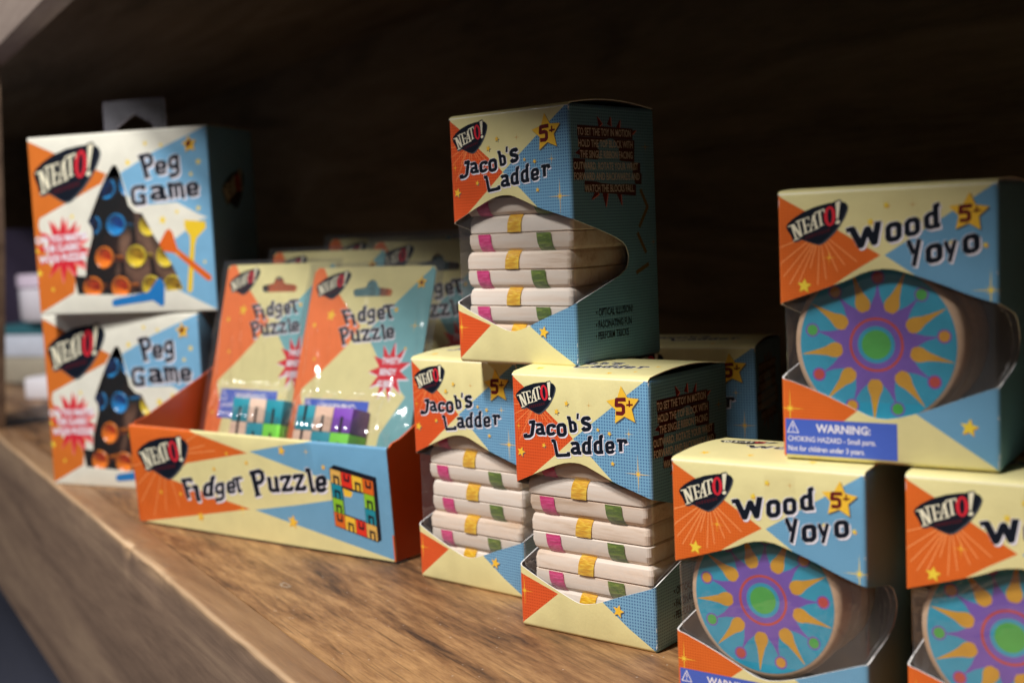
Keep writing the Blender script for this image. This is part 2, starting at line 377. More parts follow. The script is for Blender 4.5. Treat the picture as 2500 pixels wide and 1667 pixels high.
G = {  # glyph: width, [(polyline, width, closed)] in a cell one unit high
 'a': (.80, [([(.08, .80), (.2, .87), (.5, .87), (.58, .75), (.60, .12), (.82, .10)], .24, 0), ([(.58, .50), (.25, .47), (.13, .36), (.13, .22), (.25, .12), (.5, .12)], .22, 0)]),
 'c': (.74, [([(.64, .66), (.60, .82), (.50, .88), (.26, .88), (.14, .74), (.14, .26), (.26, .12), (.52, .12), (.66, .26)], .25, 0), ([(.60, .82), (.62, .62)], .22, 0)]),
 'o': (.78, [([(.25, .88), (.53, .88), (.65, .76), (.65, .24), (.53, .12), (.25, .12), (.13, .24), (.13, .76)], .24, 1)]),
 'e': (.76, [([(.14, .48), (.62, .48), (.62, .74), (.52, .88), (.26, .88), (.14, .74), (.14, .26), (.26, .12), (.52, .12), (.66, .26)], .23, 0)]),
 's': (.74, [([(.62, .70), (.58, .84), (.50, .88), (.24, .88), (.14, .78), (.16, .64), (.28, .56), (.50, .46), (.62, .36), (.62, .22), (.52, .12), (.22, .12), (.12, .30)], .23, 0)]),
 'r': (.74, [([(.04, .90), (.30, .90), (.32, .03)], .22, 0), ([(.30, .74), (.46, .88), (.62, .86), (.70, .62)], .22, 0)]),
 'u': (.84, [([(.02, .90), (.18, .90), (.20, .24), (.32, .12), (.56, .12)], .22, 0), ([(.50, .90), (.64, .90), (.66, .10), (.84, .10)], .22, 0)]),
 'z': (.78, [([(.08, .70), (.10, .90), (.62, .90), (.14, .10), (.68, .10), (.70, .30)], .20, 0)]),
 'm': (1.06, [([(.02, .90), (.18, .90), (.20, .03)], .22, 0), ([(.20, .76), (.32, .89), (.46, .86), (.52, .74), (.53, .06)], .20, 0), ([(.53, .76), (.66, .89), (.80, .86), (.86, .74), (.88, .08), (1.02, .08)], .20, 0)]),
 'i': (.50, [([(.02, .90), (.28, .90), (.30, .10), (.46, .08)], .22, 0)]),
 'g': (.72, [([(.56, .96), (.56, .16), (.46, .08), (.12, .08), (.10, .20)], .17, 0), ([(.56, .90), (.24, .90), (.12, .80), (.12, .58), (.24, .46), (.54, .46)], .17, 0)]),
 'b': (.56, [([(.02, .92), (.16, .92), (.18, .08), (.36, .08), (.46, .16), (.46, .52), (.36, .62), (.2, .62)], .165, 0)]),
 'd': (.58, [([(.58, .93), (.44, .91), (.42, .06)], .165, 0), ([(.42, .62), (.22, .62), (.11, .52), (.11, .16), (.22, .08), (.56, .08)], .165, 0)]),
 'l': (.42, [([(.04, .94), (.22, .94), (.25, .08), (.42, .10)], .16, 0)]),
 't': (.70, [([(.04, .78), (.08, .92), (.66, .92), (.66, .82)], .16, 0), ([(.32, .92), (.36, .12), (.56, .08)], .19, 0)]),
 'J': (.62, [([(.14, .90), (.40, .92), (.46, .18), (.36, .09), (.12, .09), (.08, .26)], .18, 0)]),
 'L': (.98, [([(.02, .93), (.20, .93), (.22, .09), (.92, .09), (.92, .26)], .165, 0)]),
 'W': (1.04, [([(.02, .90), (.20, .92), (.38, .08), (.64, .78), (.78, .08), (.98, .97)], .17, 0)]),
 'Y': (.72, [([(.02, .95), (.14, .95), (.34, .48)], .20, 0), ([(.66, 1.0), (.30, .0)], .21, 0)]),
 'y': (.78, [([(.02, .94), (.14, .94), (.36, .40)], .21, 0), ([(.70, 1.0), (.30, -.04)], .22, 0)]),
 'P': (.66, [([(.02, .93), (.44, .93), (.56, .84), (.56, .60), (.44, .50), (.22, .50)], .145, 0), ([(.16, .95), (.24, .0)], .17, 0), ([(.10, .04), (.38, .04)], .07, 0)]),
 'F': (.70, [([(.02, .92), (.58, .92), (.60, .78)], .15, 0), ([(.16, .92), (.26, .02)], .17, 0), ([(.22, .52), (.50, .52)], .13, 0)]),
 'G': (.86, [([(.72, .72), (.70, .90), (.26, .90), (.12, .76), (.12, .24), (.24, .10), (.60, .10), (.68, .18), (.68, .46), (.44, .46)], .17, 0), ([(.68, .20), (.74, .02)], .13, 0)]),
 "'": (.40, [([(.30, 1.0), (.10, .0)], .30, 0)]),
}
def place_glyph(ch, BL, BR, TL):
    BL, BR, TL = (np.array(q, float) for q in (BL, BR, TL)); w, st = G[ch]
    ex, ey = (BR - BL) / w, TL - BL; out = []
    for pl, sw, cl in st:
        for poly in stroke(pl, sw * 1.2, cl): out.append([BL + ex * p[0] + ey * p[1] for p in poly])
    return out
def title(glyphs, tf, sh=(.45, -.55), fill='navy_ink', back='white_ink'):
    """glyphs: (char, BL, BR, TL) in photo-tracing pixels; tf -> millimetres on the face"""
    polys = [q for ch, a, b, c in glyphs for q in place_glyph(ch, tf(*a), tf(*b), tf(*c))]
    s = np.array(sh)
    sd = [([p + s * k for p in q], back) for k in (1.0, .5) for q in polys] + [([p - s * .3 for p in q], back) for q in polys]
    return sd + [(q, fill) for q in polys]

def star(c, r, rot=0.0, inner=.45, n=5, sx=1.0):
    return [(c[0] + sx * (r if k % 2 == 0 else r * inner) * math.sin(rot + k * math.pi / n), c[1] + (r if k % 2 == 0 else r * inner) * math.cos(rot + k * math.pi / n)) for k in range(2 * n)]
def sparkle(c, r, asp=1.0):
    out = []
    for k in range(16):
        a = k * math.pi / 8; q = r if k % 4 == 0 else (r * .30 if k % 4 == 2 else r * .085)
        if k % 8 == 0: q *= asp
        out.append((c[0] + q * math.sin(a), c[1] + q * math.cos(a)))
    return out
def circle(c, r, n=24, ry=None):
    return [(c[0] + r * math.cos(2 * math.pi * k / n), c[1] + (ry or r) * math.sin(2 * math.pi * k / n)) for k in range(n)]
def star_sh(c, r, rot, m='yellow_ink', d=.45, shade='shade_ink'):
    return [(star((c[0] + d, c[1] - d), r, rot), shade), (star(c, r, rot), m)]
def thin(a, b, w):
    return stroke([a, b], w)[0]

_tc = {}
def text_tris(s, h, cx=0.0, cy=0.0, align='CENTER', sx=.8, bold=.012, rot=0.0):
    """triangulated small lettering, cap height h mm"""
    k = (s, align, bold)
    if k not in _tc:
        cu = bpy.data.curves.new('text', 'FONT'); cu.body = s; cu.size = 1; cu.align_x = align; cu.offset = bold; cu.resolution_u = 2
        o = bpy.data.objects.new('text', cu); me = o.to_mesh()
        _tc[k] = ([(v.co.x, v.co.y) for v in me.vertices], [tuple(p.vertices) for p in me.polygons])
        o.to_mesh_clear(); bpy.data.objects.remove(o); bpy.data.curves.remove(cu)
    P, T = _tc[k]; f = h / .70; c, d = math.cos(rot), math.sin(rot)
    Q = [(x * f * sx, (y - .35) * f) for x, y in P]
    return [(cx + c * x - d * y, cy + d * x + c * y) for x, y in Q], T

# --- photo tracing -> face millimetres
def homography(quad, W, H, x0=0.0, y0=0.0):
    dst = [(x0, y0 + H), (x0 + W, y0 + H), (x0, y0), (x0 + W, y0)]; A, B = [], []
    for (x, y), (u, v) in zip(quad, dst):
        A.append([x, y, 1, 0, 0, 0, -u * x, -u * y]); B.append(u); A.append([0, 0, 0, x, y, 1, -v * x, -v * y]); B.append(v)
    h = np.linalg.solve(np.array(A, float), np.array(B, float))
    def f(x, y):
        w = h[6] * x + h[7] * y + 1
        return np.array([(h[0] * x + h[1] * y + h[2]) / w, (h[3] * x + h[4] * y + h[5]) / w])
    return f
def zoomed(f, ox, oy, sc): return lambda x, y: f(ox + x / sc, oy + y / sc)

# ------------------------------------------------------------------ the logo pick (traced once, fitted by three points)
def logo_shapes(L, Rr, B):
    """L, Rr, B: millimetre positions of the pick's left tip, right edge and bottom point"""
    src = np.array([[122, 345, 1], [545, 270, 1], [375, 540, 1]], float)
    M = np.linalg.solve(src, np.array([L, Rr, B], float))
    T = lambda p: np.array([p[0], p[1], 1.0]) @ M
    pick = [(122, 350), (130, 325), (165, 290), (230, 248), (320, 218), (400, 207), (450, 205), (458, 196), (495, 190), (500, 212), (530, 225), (546, 255), (543, 290), (528, 345), (500, 405), (470, 455), (430, 500), (395, 532), (365, 541), (325, 525), (280, 498), (235, 472), (205, 484), (180, 482), (172, 455), (150, 410), (130, 375)]
    out = [([T((x + 9, y + 10)) for x, y in pick], 'shade_ink'), ([T(p) for p in pick], 'navy_ink')]
    def S(pl, w, m='cream_ink'):
        for q in stroke(pl, w): out.append(([T(p) for p in q], m))
    S([(162, 345), (206, 470)], 13); S([(168, 342), (240, 452)], 22); S([(205, 315), (242, 452)], 12); S([(136, 349), (182, 338)], 10); S([(184, 476), (226, 463)], 10); S([(188, 321), (226, 309)], 10)
    S([(243, 312), (272, 430)], 16); S([(222, 313), (282, 297)], 9); S([(280, 295), (284, 322)], 7); S([(254, 370), (284, 362)], 8); S([(284, 350), (289, 378)], 6); S([(255, 434), (306, 418)], 10); S([(308, 395), (308, 420)], 7)
    S([(312, 288), (302, 418)], 9); S([(312, 286), (346, 406)], 17); S([(304, 376), (336, 367)], 7); S([(288, 424), (318, 416)], 8); S([(324, 413), (360, 402)], 8)
    S([(353, 262), (376, 384)], 16); S([(320, 272), (386, 251)], 11); S([(322, 270), (326, 300)], 7); S([(384, 252), (390, 280)], 7); S([(360, 391), (394, 380)], 8)
    ov = lambda rx, ry: [T((431 + rx * math.cos(a) + .10 * ry * math.sin(a), 318 + ry * math.sin(a))) for a in np.linspace(0, 2 * math.pi, 24, endpoint=False)]
    out += [(ov(40, 84), 'red_ink'), (ov(16, 64), 'navy_ink')]
    out += [([T(p) for p in ((462, 208), (497, 201), (492, 352), (481, 354))], 'cream_ink'), ([T(p) for p in circle((491, 380), 16, 12)], 'cream_ink')]
    for k in range(8):   # small red word under the logo
        x = 272 + k * 22; y = 472 - k * 5.2
        S([(x, y - 12), (x + 3, y + 12)], 5, 'maroon_ink'); S([(x, y - 11), (x + 11, y - 13)], 4, 'maroon_ink'); S([(x + 3, y + 10), (x + 14, y + 7)], 4, 'maroon_ink')
    return out

def age_badge(c, r, tf=None, rot=-.1, five=True):
    s = [(star((c[0] + r * .06, c[1] - r * .06), r, rot, .5), 'shade_ink'), (star(c, r, rot, .5), 'yellow_ink')]; x, y = c; k = r / 120.0
    if five:
        for pl, w in (([(28, 40), (-36, 36), (-40, 2), (-6, 6), (10, -2), (10, -34), (-2, -44), (-44, -44)], 24), ([(52, -28 + 26), (52, 36)], 11), ([(30, 8), (76, 12)], 11)):
            s += [([(x + (p[0] - 8) * k, y + p[1] * k) for p in q], 'maroon_ink') for q in stroke(pl, w)]
    return s

# ------------------------------------------------------------------ cartons
def wall_map(W, D, H, r, bulge=.35):
    """perimeter s (left side, front, right side, back) and z in mm -> point and normal; rounded folds"""
    cs = [D, D + W, 2 * D + W]
    nr = [(-1, 0), (0, -1), (1, 0), (0, 1)]
    cen = [(r, r), (W - r, r), (W - r, D - r)]
    def flat(s):
        if s <= D: return (0, D - s), nr[0], s / D
        if s <= D + W: return (s - D, 0), nr[1], (s - D) / W
        if s <= 2 * D + W: return (W, s - D - W), nr[2], (s - D - W) / D
        return (W - (s - 2 * D - W), D), nr[3], (s - 2 * D - W) / W
    def f(s, z):
        (x, y), n, t = flat(s)
        for i, c in enumerate(cs):
            if abs(s - c) < r:
                a = (s - c + r) / (2 * r) * math.pi / 2; n0, n1 = nr[i], nr[i + 1]
                n = (n0[0] * math.cos(a) + n1[0] * math.sin(a), n0[1] * math.cos(a) + n1[1] * math.sin(a))
                x, y = cen[i][0] + n[0] * r, cen[i][1] + n[1] * r; t = 0
        t = min(max(t, 0), 1); off = bulge * math.sin(math.pi * t) * math.sin(math.pi * min(max(z / H, 0), 1)); nz = 0.0; nh = 1.0
        zz = z
        for lo, sg in ((H - r, 1), (r, -1)):
            e = (z - lo) * sg
            if e > 0:
                ph = min(e / r, 1) * math.pi / 2; off -= r * (1 - math.cos(ph)); nz = sg * math.sin(ph); nh = math.cos(ph); zz = lo + sg * r * math.sin(ph)
        return Vector(((x + n[0] * off) / 1e3, (y + n[1] * off) / 1e3, zz / 1e3)), Vector((n[0] * nh, n[1] * nh, nz))
    return f
def wall_lines(W, D, H, r):
    P = 2 * (W + D); L = []
    for c in (D, D + W, 2 * D + W):
        for k in (-1, -.6, -.2, .2, .6, 1): L.append(((c + k * r, 0), (c + k * r, H)))
    for k in (1, .66, .33):
        L += [((0, H - k * r), (P, H - k * r)), ((0, k * r), (P, k * r))]
    for i in range(1, 6):
        L += [((D + W * i / 6, 0), (D + W * i / 6, H)), ((D + W + D * i / 6, 0), (D + W + D * i / 6, H)), ((0, H * i / 6), (P, H * i / 6))]
    return L
def top_map(W, D, H, r, bulge):
    def f(x, y):
        v = min(max(y / D, 0), 1); z = H + bulge * math.sin(math.pi * min(v * 1.05, 1)) ** .8 if 0 < v < 1 else H
        if y < r:
            a = min(max((r - y) / r, 0), 1); z = H - r * (1 - math.sqrt(max(0, 1 - (a * .98) ** 2))) * .98
        return Vector((x / 1e3, y / 1e3, z / 1e3)), Vector((0, 0, 1))
    return f
def rect(x0, y0, x1, y1): return [(x0, y0), (x1, y0), (x1, y1), (x0, y1)]
def smooth_poly(pts, it=2):
    """Chaikin on an open polyline"""
    pts = [np.array(p, float) for p in pts]
    for _ in range(it):
        q = [pts[0]]
        for a, b in zip(pts[:-1], pts[1:]): q += [a * .75 + b * .25, a * .25 + b * .75]
        q.append(pts[-1]); pts = q
    return pts

def carton(root, W, D, H, r, shapes, window, top_shapes, mats_inner='board_grey', bulge_top=1.6, top_col='cream_card', bulge=.35, bottom=True):
    P = 2 * (W + D)
    sh = list(shapes); rs = random.Random(int(W * 10))
    for k in range(46):   # tiny scuffs where the folds have rubbed
        if k % 2: cx, cz = rs.choice((D, D + W)) + rs.uniform(-.35, .35), rs.choice((rs.uniform(0, H), rs.uniform(0, 6), rs.uniform(H - 6, H)))
        else: cx, cz = rs.uniform(D, D + W), rs.choice((H - rs.uniform(.1, .9), rs.uniform(.1, .7)))
        a, b = (rs.uniform(.12, .3), rs.uniform(.3, 1.1)) if k % 2 else (rs.uniform(.4, 1.4), rs.uniform(.08, .2))
        sh.append(([(cx + a * math.cos(t) * rs.uniform(.6, 1.2), cz + b * math.sin(t) * rs.uniform(.6, 1.2)) for t in np.linspace(0, 5.5, 7)], 'card_edge'))
    sh += [(window, None)] if window else []
    f = wall_map(W, D, H, r, bulge)
    o = sheet('carton', root, sh, f, wall_lines(W, D, H, r), 0, .0005, mats_inner)
    ft = top_map(W, D, H, r, bulge_top)
    ln = [((0, D * i / 10), (W, D * i / 10)) for i in range(1, 10)] + [((0, r * k), (W, r * k)) for k in (.2, .4, .7, 1)]
    e = .35
    t = sheet('top_flap', root, [(rect(e, .15, W - e, D - e), top_col)] + list(top_shapes), ft, ln, .00002, .0004, mats_inner)
    if bottom:
        fb = lambda x, y: (Vector((x / 1e3, y / 1e3, .0004)), Vector((0, 0, -1)))
        sheet('bottom_flap', root, [(rect(r, r, W - r, D - r), top_col)], lambda x, y: (Vector((W / 1e3 - x / 1e3, y / 1e3, .0004)), Vector((0, 0, -1))), (), 0, .0004, mats_inner)
    return f, ft

def film(root, W, D, H, r, pts_front, pts_side, z0, z1, mat='window_film'):
    """clear window glued behind the opening: runs from the left side round the front to the right side"""
    f = wall_map(W, D, H, r * 2.0, .2); inset = .0009
    s0, s1 = D - pts_side - 4, D + W + pts_side + 4
    ss = sorted(set(list(np.linspace(s0, s1, 70)) + [c + k * r * 2 for c in (D, D + W) for k in (-1, -.5, 0, .5, 1)]))
    zs = np.linspace(z0 - 4, z1 + 4, 30); verts, faces = [], []
    for s in ss:
        for z in zs:
            p, n = f(s, z); w = noise.noise(Vector((s * .05, z * .05, W))) * .0004
            for c, k in ((D + W - 7, 1.0), (D + 6, .5)): w += .0011 * k * math.exp(-((s - c - 3 * noise.noise(Vector((z * .06, c, 1)))) / 2.6) ** 2) * max(0, noise.noise(Vector((z * .07, c, 4))) + .35)
            verts.append(p - n * (inset + .0003 + w))
    nz = len(zs)
    for i in range(len(ss) - 1):
        for j in range(nz - 1): faces.append((i * nz + j, (i + 1) * nz + j, (i + 1) * nz + j + 1, i * nz + j + 1))
    return link_mesh('window_film', verts, faces, mat, root, smooth=60)

# ================================================================== SETTING: the wooden display shelf
PSI = -1.04636
shelf = empty('display_shelf', (0, 0, 0), PSI, 'dark stained wooden shop shelf with worn front edge and a board above', 'shelf')
N0, N1 = .15533, .17513
def bar(name, s0, s1, n0, n1, z0, z1, mat, bev=.0015): return bevel_box(name, (s0, s1, n0, n1, z0, z1), mat, shelf, bev, 2)
# front board with worn top arris: lofted cross-section along the shelf
def front_board():
    prof = [(N0, -.1625), (N0, -.09), (N0, -.03), (N0, -.010), (N0, -.006)]
    arc = [(N0 + .0030 * (1 - math.cos(a)), -.0030 + .0030 * math.sin(a)) for a in np.linspace(0, math.pi / 2, 7)]
    prof += arc + [(N0 + .006, 0), (N0 + .011, 0), (N1 - .0007, 0), (N1 - .0003, -.0007), (N1 - .0003, -.02), (N1 - .0003, -.1625)]
    ss = np.concatenate([np.arange(-2.8, -1.25, .05), np.arange(-1.25, .02, .0022), np.arange(.02, .5, .03), [.5]])
    verts, wear = [], []
    for s in ss:
        chip = max(0, 1 - abs(s + .67) / .045) * (0.55 + .45 * noise.noise(Vector((s * 120, 3, 0)))) + .8 * max(0, 1 - abs(s + .728) / .012)
        for i, (n, z) in enumerate(prof):
            on = 1.0 if 4 <= i <= 12 else (.5 if i == 13 else 0)
            k = noise.noise(Vector((s * 60, n * 300, z * 300))) * .0007 + noise.noise(Vector((s * 11, 5, z * 40))) * .0011
            dn, dz = max(0, k + chip * .0028) * on, -max(0, k * .8 + chip * .0022) * (on if i > 5 else on * .3)
            verts.append((s, n + (dn if i <= 11 else 0), z + (dz if i <= 12 else 0)))
            w = {4: .05, 5: .3, 6: .7, 7: 1, 8: 1, 9: .7, 10: .35, 11: .2, 12: .1}.get(i, 0) * (.66 + .55 * noise.noise(Vector((s * 14, i * .3, 1)))) + (.7 * chip if 4 <= i <= 11 else 0)
            wear.append(min(max(w, 0), 1))
    m = len(prof); faces = []
    for i in range(len(ss) - 1):
        for j in range(m - 1): faces.append((i * m + j, (i + 1) * m + j, (i + 1) * m + j + 1, i * m + j + 1))
        faces.append((i * m + m - 1, (i + 1) * m + m - 1, (i + 1) * m, i * m))
    faces += [tuple(range(m)), tuple(range((len(ss) - 1) * m + m - 1, (len(ss) - 1) * m - 1, -1))]
    o = link_mesh('front_board', verts, faces, ['front_wood', 'strip_wood'], shelf, smooth=50)
    mi = np.zeros(len(o.data.polygons), dtype=np.int32); nf = len(ss) - 1
    for i in range(nf):
        for j in range(m):
            if 7 <= j <= 13: mi[i * m + j] = 1
    o.data.polygons.foreach_set('material_index', mi)
    at = o.data.attributes.new('wear', 'FLOAT', 'POINT'); at.data.foreach_set('value', np.array(wear, dtype=np.float32))
front_board()
bar('shelf_board', -2.8, .5, N1, .60, -.019, 0, 'shelf_wood', .0007)
def scuff():
    o_, i_ = [], []
    for a in np.linspace(0, 2 * math.pi, 40, endpoint=False):
        q = 1 + .35 * noise.noise(Vector((math.cos(a) * 1.5, math.sin(a) * 1.5, 7)))
        o_.append((5.0 * q * math.cos(a), 2.2 * q * math.sin(a))); w = .62 + .25 * noise.noise(Vector((math.cos(a) * 2, math.sin(a) * 2, 2)))
        i_.append((5.0 * q * w * math.cos(a), 2.2 * q * w * math.sin(a)))
    sheet('scuff_mark', shelf, [(o_, 'scuff_grey'), (i_, None)], lambda x, y: (Vector((-.584 + x / 1e3, .2009 + y / 1e3, .00008)), Vector((0, 0, 1))))
scuff()
bar('back_panel', -2.8, .5, .5985, .6125, -.019, .75, 'back_wood', .0005)
bar('end_panel', .48, .4985, N1 + .002, .597, .001, .74, 'back_wood', .0005)
bar('end_panel', -2.8, -2.782, N1 + .002, .597, .001, .74, 'back_wood', .0005)
bar('upper_front_board', -2.8, .5, N0, N0 + .019, .333, .49, 'upper_wood', .0012)
bar('upper_board', -2.78, .478, N0 + .0195, .598, .40, .419, 'back_wood', .0005)
# upright at the far end of this bay, slightly tapered
st = [(-1.375, 0), (-1.29, 0), (-1.20, .18), (-1.15, .3325), (-1.30, .3325)]
verts = [(s, N0 - .0004, z) for s, z in st] + [(s, N0 + .014, z) for s, z in st]
link_mesh('upright', verts, [(0, 1, 2, 3, 4), (9, 8, 7, 6, 5)] + [((i + 1) % 5, i, i + 5, (i + 1) % 5 + 5) for i in range(5)], 'front_wood', shelf)

fl = link_mesh('floor', [(-8, -4, -.9), (8, -4, -.9), (8, 12, -.9), (-8, 12, -.9)], [(0, 1, 2, 3)], 'floor_carpet'); fl['kind'] = 'structure'

# ================================================================== JACOB'S LADDER boxes
JW, JD, JH, JR = 70.0, 61.6, 111.2, 1.6
fJ = homography([(1245.5, 912.5), (1585.4, 929.5), (1276, 1525.4), (1603.5, 1591)], JW, JH, JD, 0)
ZA, ZB = zoomed(fJ, 1230, 890, 4.355), zoomed(fJ, 1230, 1120, 3.267)
side_win = [(1.6, 63.1), (18.9, 57.8), (33.2, 53.0), (37.7, 49.2), (38.8, 44.3), (35.7, 38.8), (20.1, 33.7), (1.9, 27.9)]

def jacob_shapes():
    P = 2 * (JW + JD); sh = [(rect(0, 0, P, JH), 'cream_card')]
    xc = ZA(742, 812); D = JD
    bl, br = np.array([D, 0.0]), np.array([D + JW, 0.0])
    xl = np.array([D + JW * .47, 33.0])
    orange = [(D - 14, JH), (D, JH - 1), ZA(205, 250), ZA(445, 505), ZA(690, 748), xc, ZA(535, 1000), ZA(310, 1195), (D - 16, 43)]
    sh.append((orange, 'orange_dotted'))
    sh.append(([(D - 20, 30), ZB(440, 1080), bl + (0.8, 1.5), (D - 3, 0), (D - 20, 0)], 'orange_dotted'))
    P0 = D + JW
    blue = [ZA(1520, 185), ZA(1370, 300), ZA(940, 650), xc, ZA(960, 1030), ZA(1165, 1262), (P0 - 6, 40), (P0 + JD, 40), (P0 + JD, JH), (P0, JH)]
    sh.append((blue, 'blue_dotted'))
    sh.append(([ZB(795, 1145), ZB(1000, 1345), br + (-.6, .8), (P0, 0), (P0 + JD, 0), (P0 + JD, 46), (P0 - 6, 46)], 'blue_dotted'))
    # rays
    c = ZA(340, 430)
    for q in ((70, 350), (75, 440), (78, 560), (120, 640), (165, 820), (225, 640), (250, 560), (330, 660), (365, 640), (420, 610), (470, 640), (530, 640)):
        e = ZA(*q); sh.append((thin(c, e, .22), 'ray_ink'))
    for (x, y), rr, rot in (((668, 435), 1.35, .2), ((563, 522), 1.5, .3), ((185, 950), 2.3, .3), ((430, 882), 1.2, .3), ((1007, 715), .95, .1), ((1130, 755), 1.15, .5), ((1165, 1073), 1.15, .1)):
        sh += star_sh(ZA(x, y), rr, rot, d=.42)
    sh += star_sh(ZB(915, 1210), 2.9, .25, d=.5)
    sh += [(sparkle(ZA(910, 455), 2.0), 'ochre_ink'), (sparkle(ZA(155, 672), 2.3, 1.1), 'yellow_ink'), (sparkle(ZA(1337, 760), 2.7), 'yellow_ink'),
           (sparkle(ZA(1435, 1185), 6.4, 1.25), 'yellow_ink'), (sparkle(ZB(172, 1055), 5.2, 1.35), 'yellow_ink')]
    return sh
win_up = [ZA(112, 1275), ZA(200, 1240), ZA(310, 1193), ZA(480, 1122), ZA(620, 1072), ZA(735, 1060), ZA(850, 1080), ZA(1000, 1165), ZA(1165, 1265), ZA(1400, 1372), ZA(1572, 1452)]
win_lo = [ZB(115, 840), ZB(300, 972), ZB(520, 1108), ZB(600, 1152), ZB(660, 1163), ZB(760, 1150), ZB(900, 1108), ZB(1150, 1045), ZB(1205, 1026)]
zl, zr = win_up[0][1], win_up[-1][1]; yl, yr = win_lo[0][1], win_lo[-1][1]
def jside(sgn):
    up = [(d, z + (zr - 63.6 if sgn > 0 else zl - 63.6) * max(0, 1 - d / 25)) for d, z in side_win[1:4]]
    lo = [(d, z + ((yr if sgn > 0 else yl) - 27.4) * max(0, 1 - d / 25)) for d, z in side_win[4:7]]
    return up + lo
jr = [(JD + JW + d, z) for d, z in jside(1)]; jl = [(JD - d, z) for d, z in jside(-1)][::-1]
J_WIN = list(smooth_poly(win_up + jr + win_lo[::-1] + jl + [win_up[0]], 1))[:-1]

J_TITLE = [('J', (205, 805), (325, 800), (245, 618)), ('a', (345, 772), (450, 768), (332, 645)), ('c', (458, 780), (560, 770), (455, 658)), ('o', (575, 792), (682, 782), (562, 650)), ('b', (695, 745), (795, 740), (672, 572)),
           ("'", (785, 602), (812, 600), (775, 540)), ('s', (832, 738), (942, 722), (822, 580)),
           ('L', (540, 1008), (715, 998), (505, 820)), ('a', (722, 980), (835, 975), (712, 842)), ('d', (840, 975), (950, 972), (835, 782)), ('d', (965, 972), (1075, 966), (955, 772)), ('e', (1092, 972), (1195, 962), (1082, 838)), ('r', (1205, 952), (1318, 945), (1205, 815))]

def make_jacob_box(label, group):
    root = empty('toy_carton', (0, 0, 0), 0, label, 'toy box', group)
    tl = title(J_TITLE, ZA)
    lg = logo_shapes(ZA(122, 345), ZA(545, 270), ZA(375, 540))
    # top art
    top = []
    for x, y, rr in ((9.8, 7.9, 2.6), (47.8, 5.1, 1.6), (58, 9, 1.2), (62, 20, 1.5)): top.append((star((x, y), rr, .4), 'yellow_ink'))
    f, ft = carton(root, JW, JD, JH, JR, jacob_shapes(), J_WIN, top, 'board_grey', 2.6)
    a0 = ZA(540, 1008)
    tt = [([((p[0] - a0[0]) * .92 + 24, (p[1] - a0[1]) * .80 + 11) for p in q], m) for q, m in tl]
    sheet('lettering', root, tt, ft, [((0, JD * i / 10), (JW, JD * i / 10)) for i in range(1, 10)], .00008)
    sheet('logo', root, lg, f, (), .00009)
    sheet('lettering', root, tl, f, (), .00010)
    sheet('age_badge', root, age_badge(ZA(1278, 462), 8.3), f, (), .00008)
    # right side: burst and instructions
    P0 = JD + JW; fS = homography([(1386, 254), (1594, 268.6), (1412.7, 902), (1618, 863)], JD, JH, P0, 0)
    Z5 = zoomed(fS, 1060, 220, 2.24)
    cb = Z5(945, 390); sh = []
    for x0, y0, x1, y1, w in ((905, 200, 885, 150, 16), (952, 200, 958, 150, 16), (1000, 215, 1012, 165, 12), (800, 345, 768, 350, 18), (930, 545, 935, 645, 26), (1000, 540, 1022, 635, 22), (890, 560, 855, 605, 14), (1060, 250, 1100, 225, 14)):
        p, q = Z5(x0, y0), Z5(x1, y1); d = (q - p) / np.hypot(*(q - p)); n_ = np.array([-d[1], d[0]]) * w * .09
        sh += [([p + n_ + (.6, -.2), p - n_ + (.6, -.2), q + (.6, -.2)], 'pink_ink'), ([p + n_, p - n_, q], 'maroon_ink')]
    for c, w in zip([(930, 238), (937, 300), (942, 358), (941, 420), (947, 476), (960, 540)], [290, 295, 285, 350, 355, 270]):
        sh.append(([Z5(c[0] + sx * w * .52, c[1] + sy * 30 + sx * w * .035) for sx, sy in ((-1, -1), (1, -1), (1, 1), (-1, 1))], 'strip_ink'))
    sh += [(q, 'umber_ink') for pl in ([(1125, 545), (1165, 640), (1120, 750)], [(1110, 780), (1160, 890)], [(1175, 950), (1105, 1000)]) for q in stroke([Z5(*p) for p in pl], 1.8)]
    sh += [(sparkle(Z5(1150, 315), 3.5), 'ochre_ink'), (sparkle(Z5(1200, 830), 3), 'ochre_ink')]
    lines = ["TO SET THE TOY IN MOTION", "HOLD THE TOP BLOCK WITH", "THE SINGLE RIBBON FACING", "OUTWARD. ROTATE YOUR WRIST", "FORWARD AND BACKWARDS AND", "WATCH THE BLOCKS FALL."]
    ctr = [(930, 238), (937, 300), (942, 358), (941, 420), (947, 476), (960, 540)]; wd = [290, 295, 285, 350, 355, 270]; tr = []
    for l, c, w in zip(lines, ctr, wd):
        p = Z5(*c); q, T = text_tris(l, 3.1, 0, 0, sx=1, bold=.02)
        xs = [a for a, b in q]; k = (abs(Z5(c[0] + w / 2, c[1])[0] - Z5(c[0] - w / 2, c[1])[0])) / (max(xs) - min(xs))
        tr.append(([(p[0] + a * k, p[1] + b) for a, b in q], T, 'grey_print', .00004))
    for l, c in (("\u2022 OPTICAL ILLUSION!", (885, 1222)), ("\u2022 FASCINATING FUN", (885, 1290)), ("\u2022 PERFORM TRICKS", (885, 1352))):
        p = Z5(*c); tr.append((*text_tris(l, 3.2, p[0], p[1], 'LEFT', .62, .02), 'navy_ink', .00004))
    sheet('instructions', root, sh, f, (), .00006, tris=tr)
    film(root, JW, JD, JH, JR, None, 39, 22, 80)
    return root

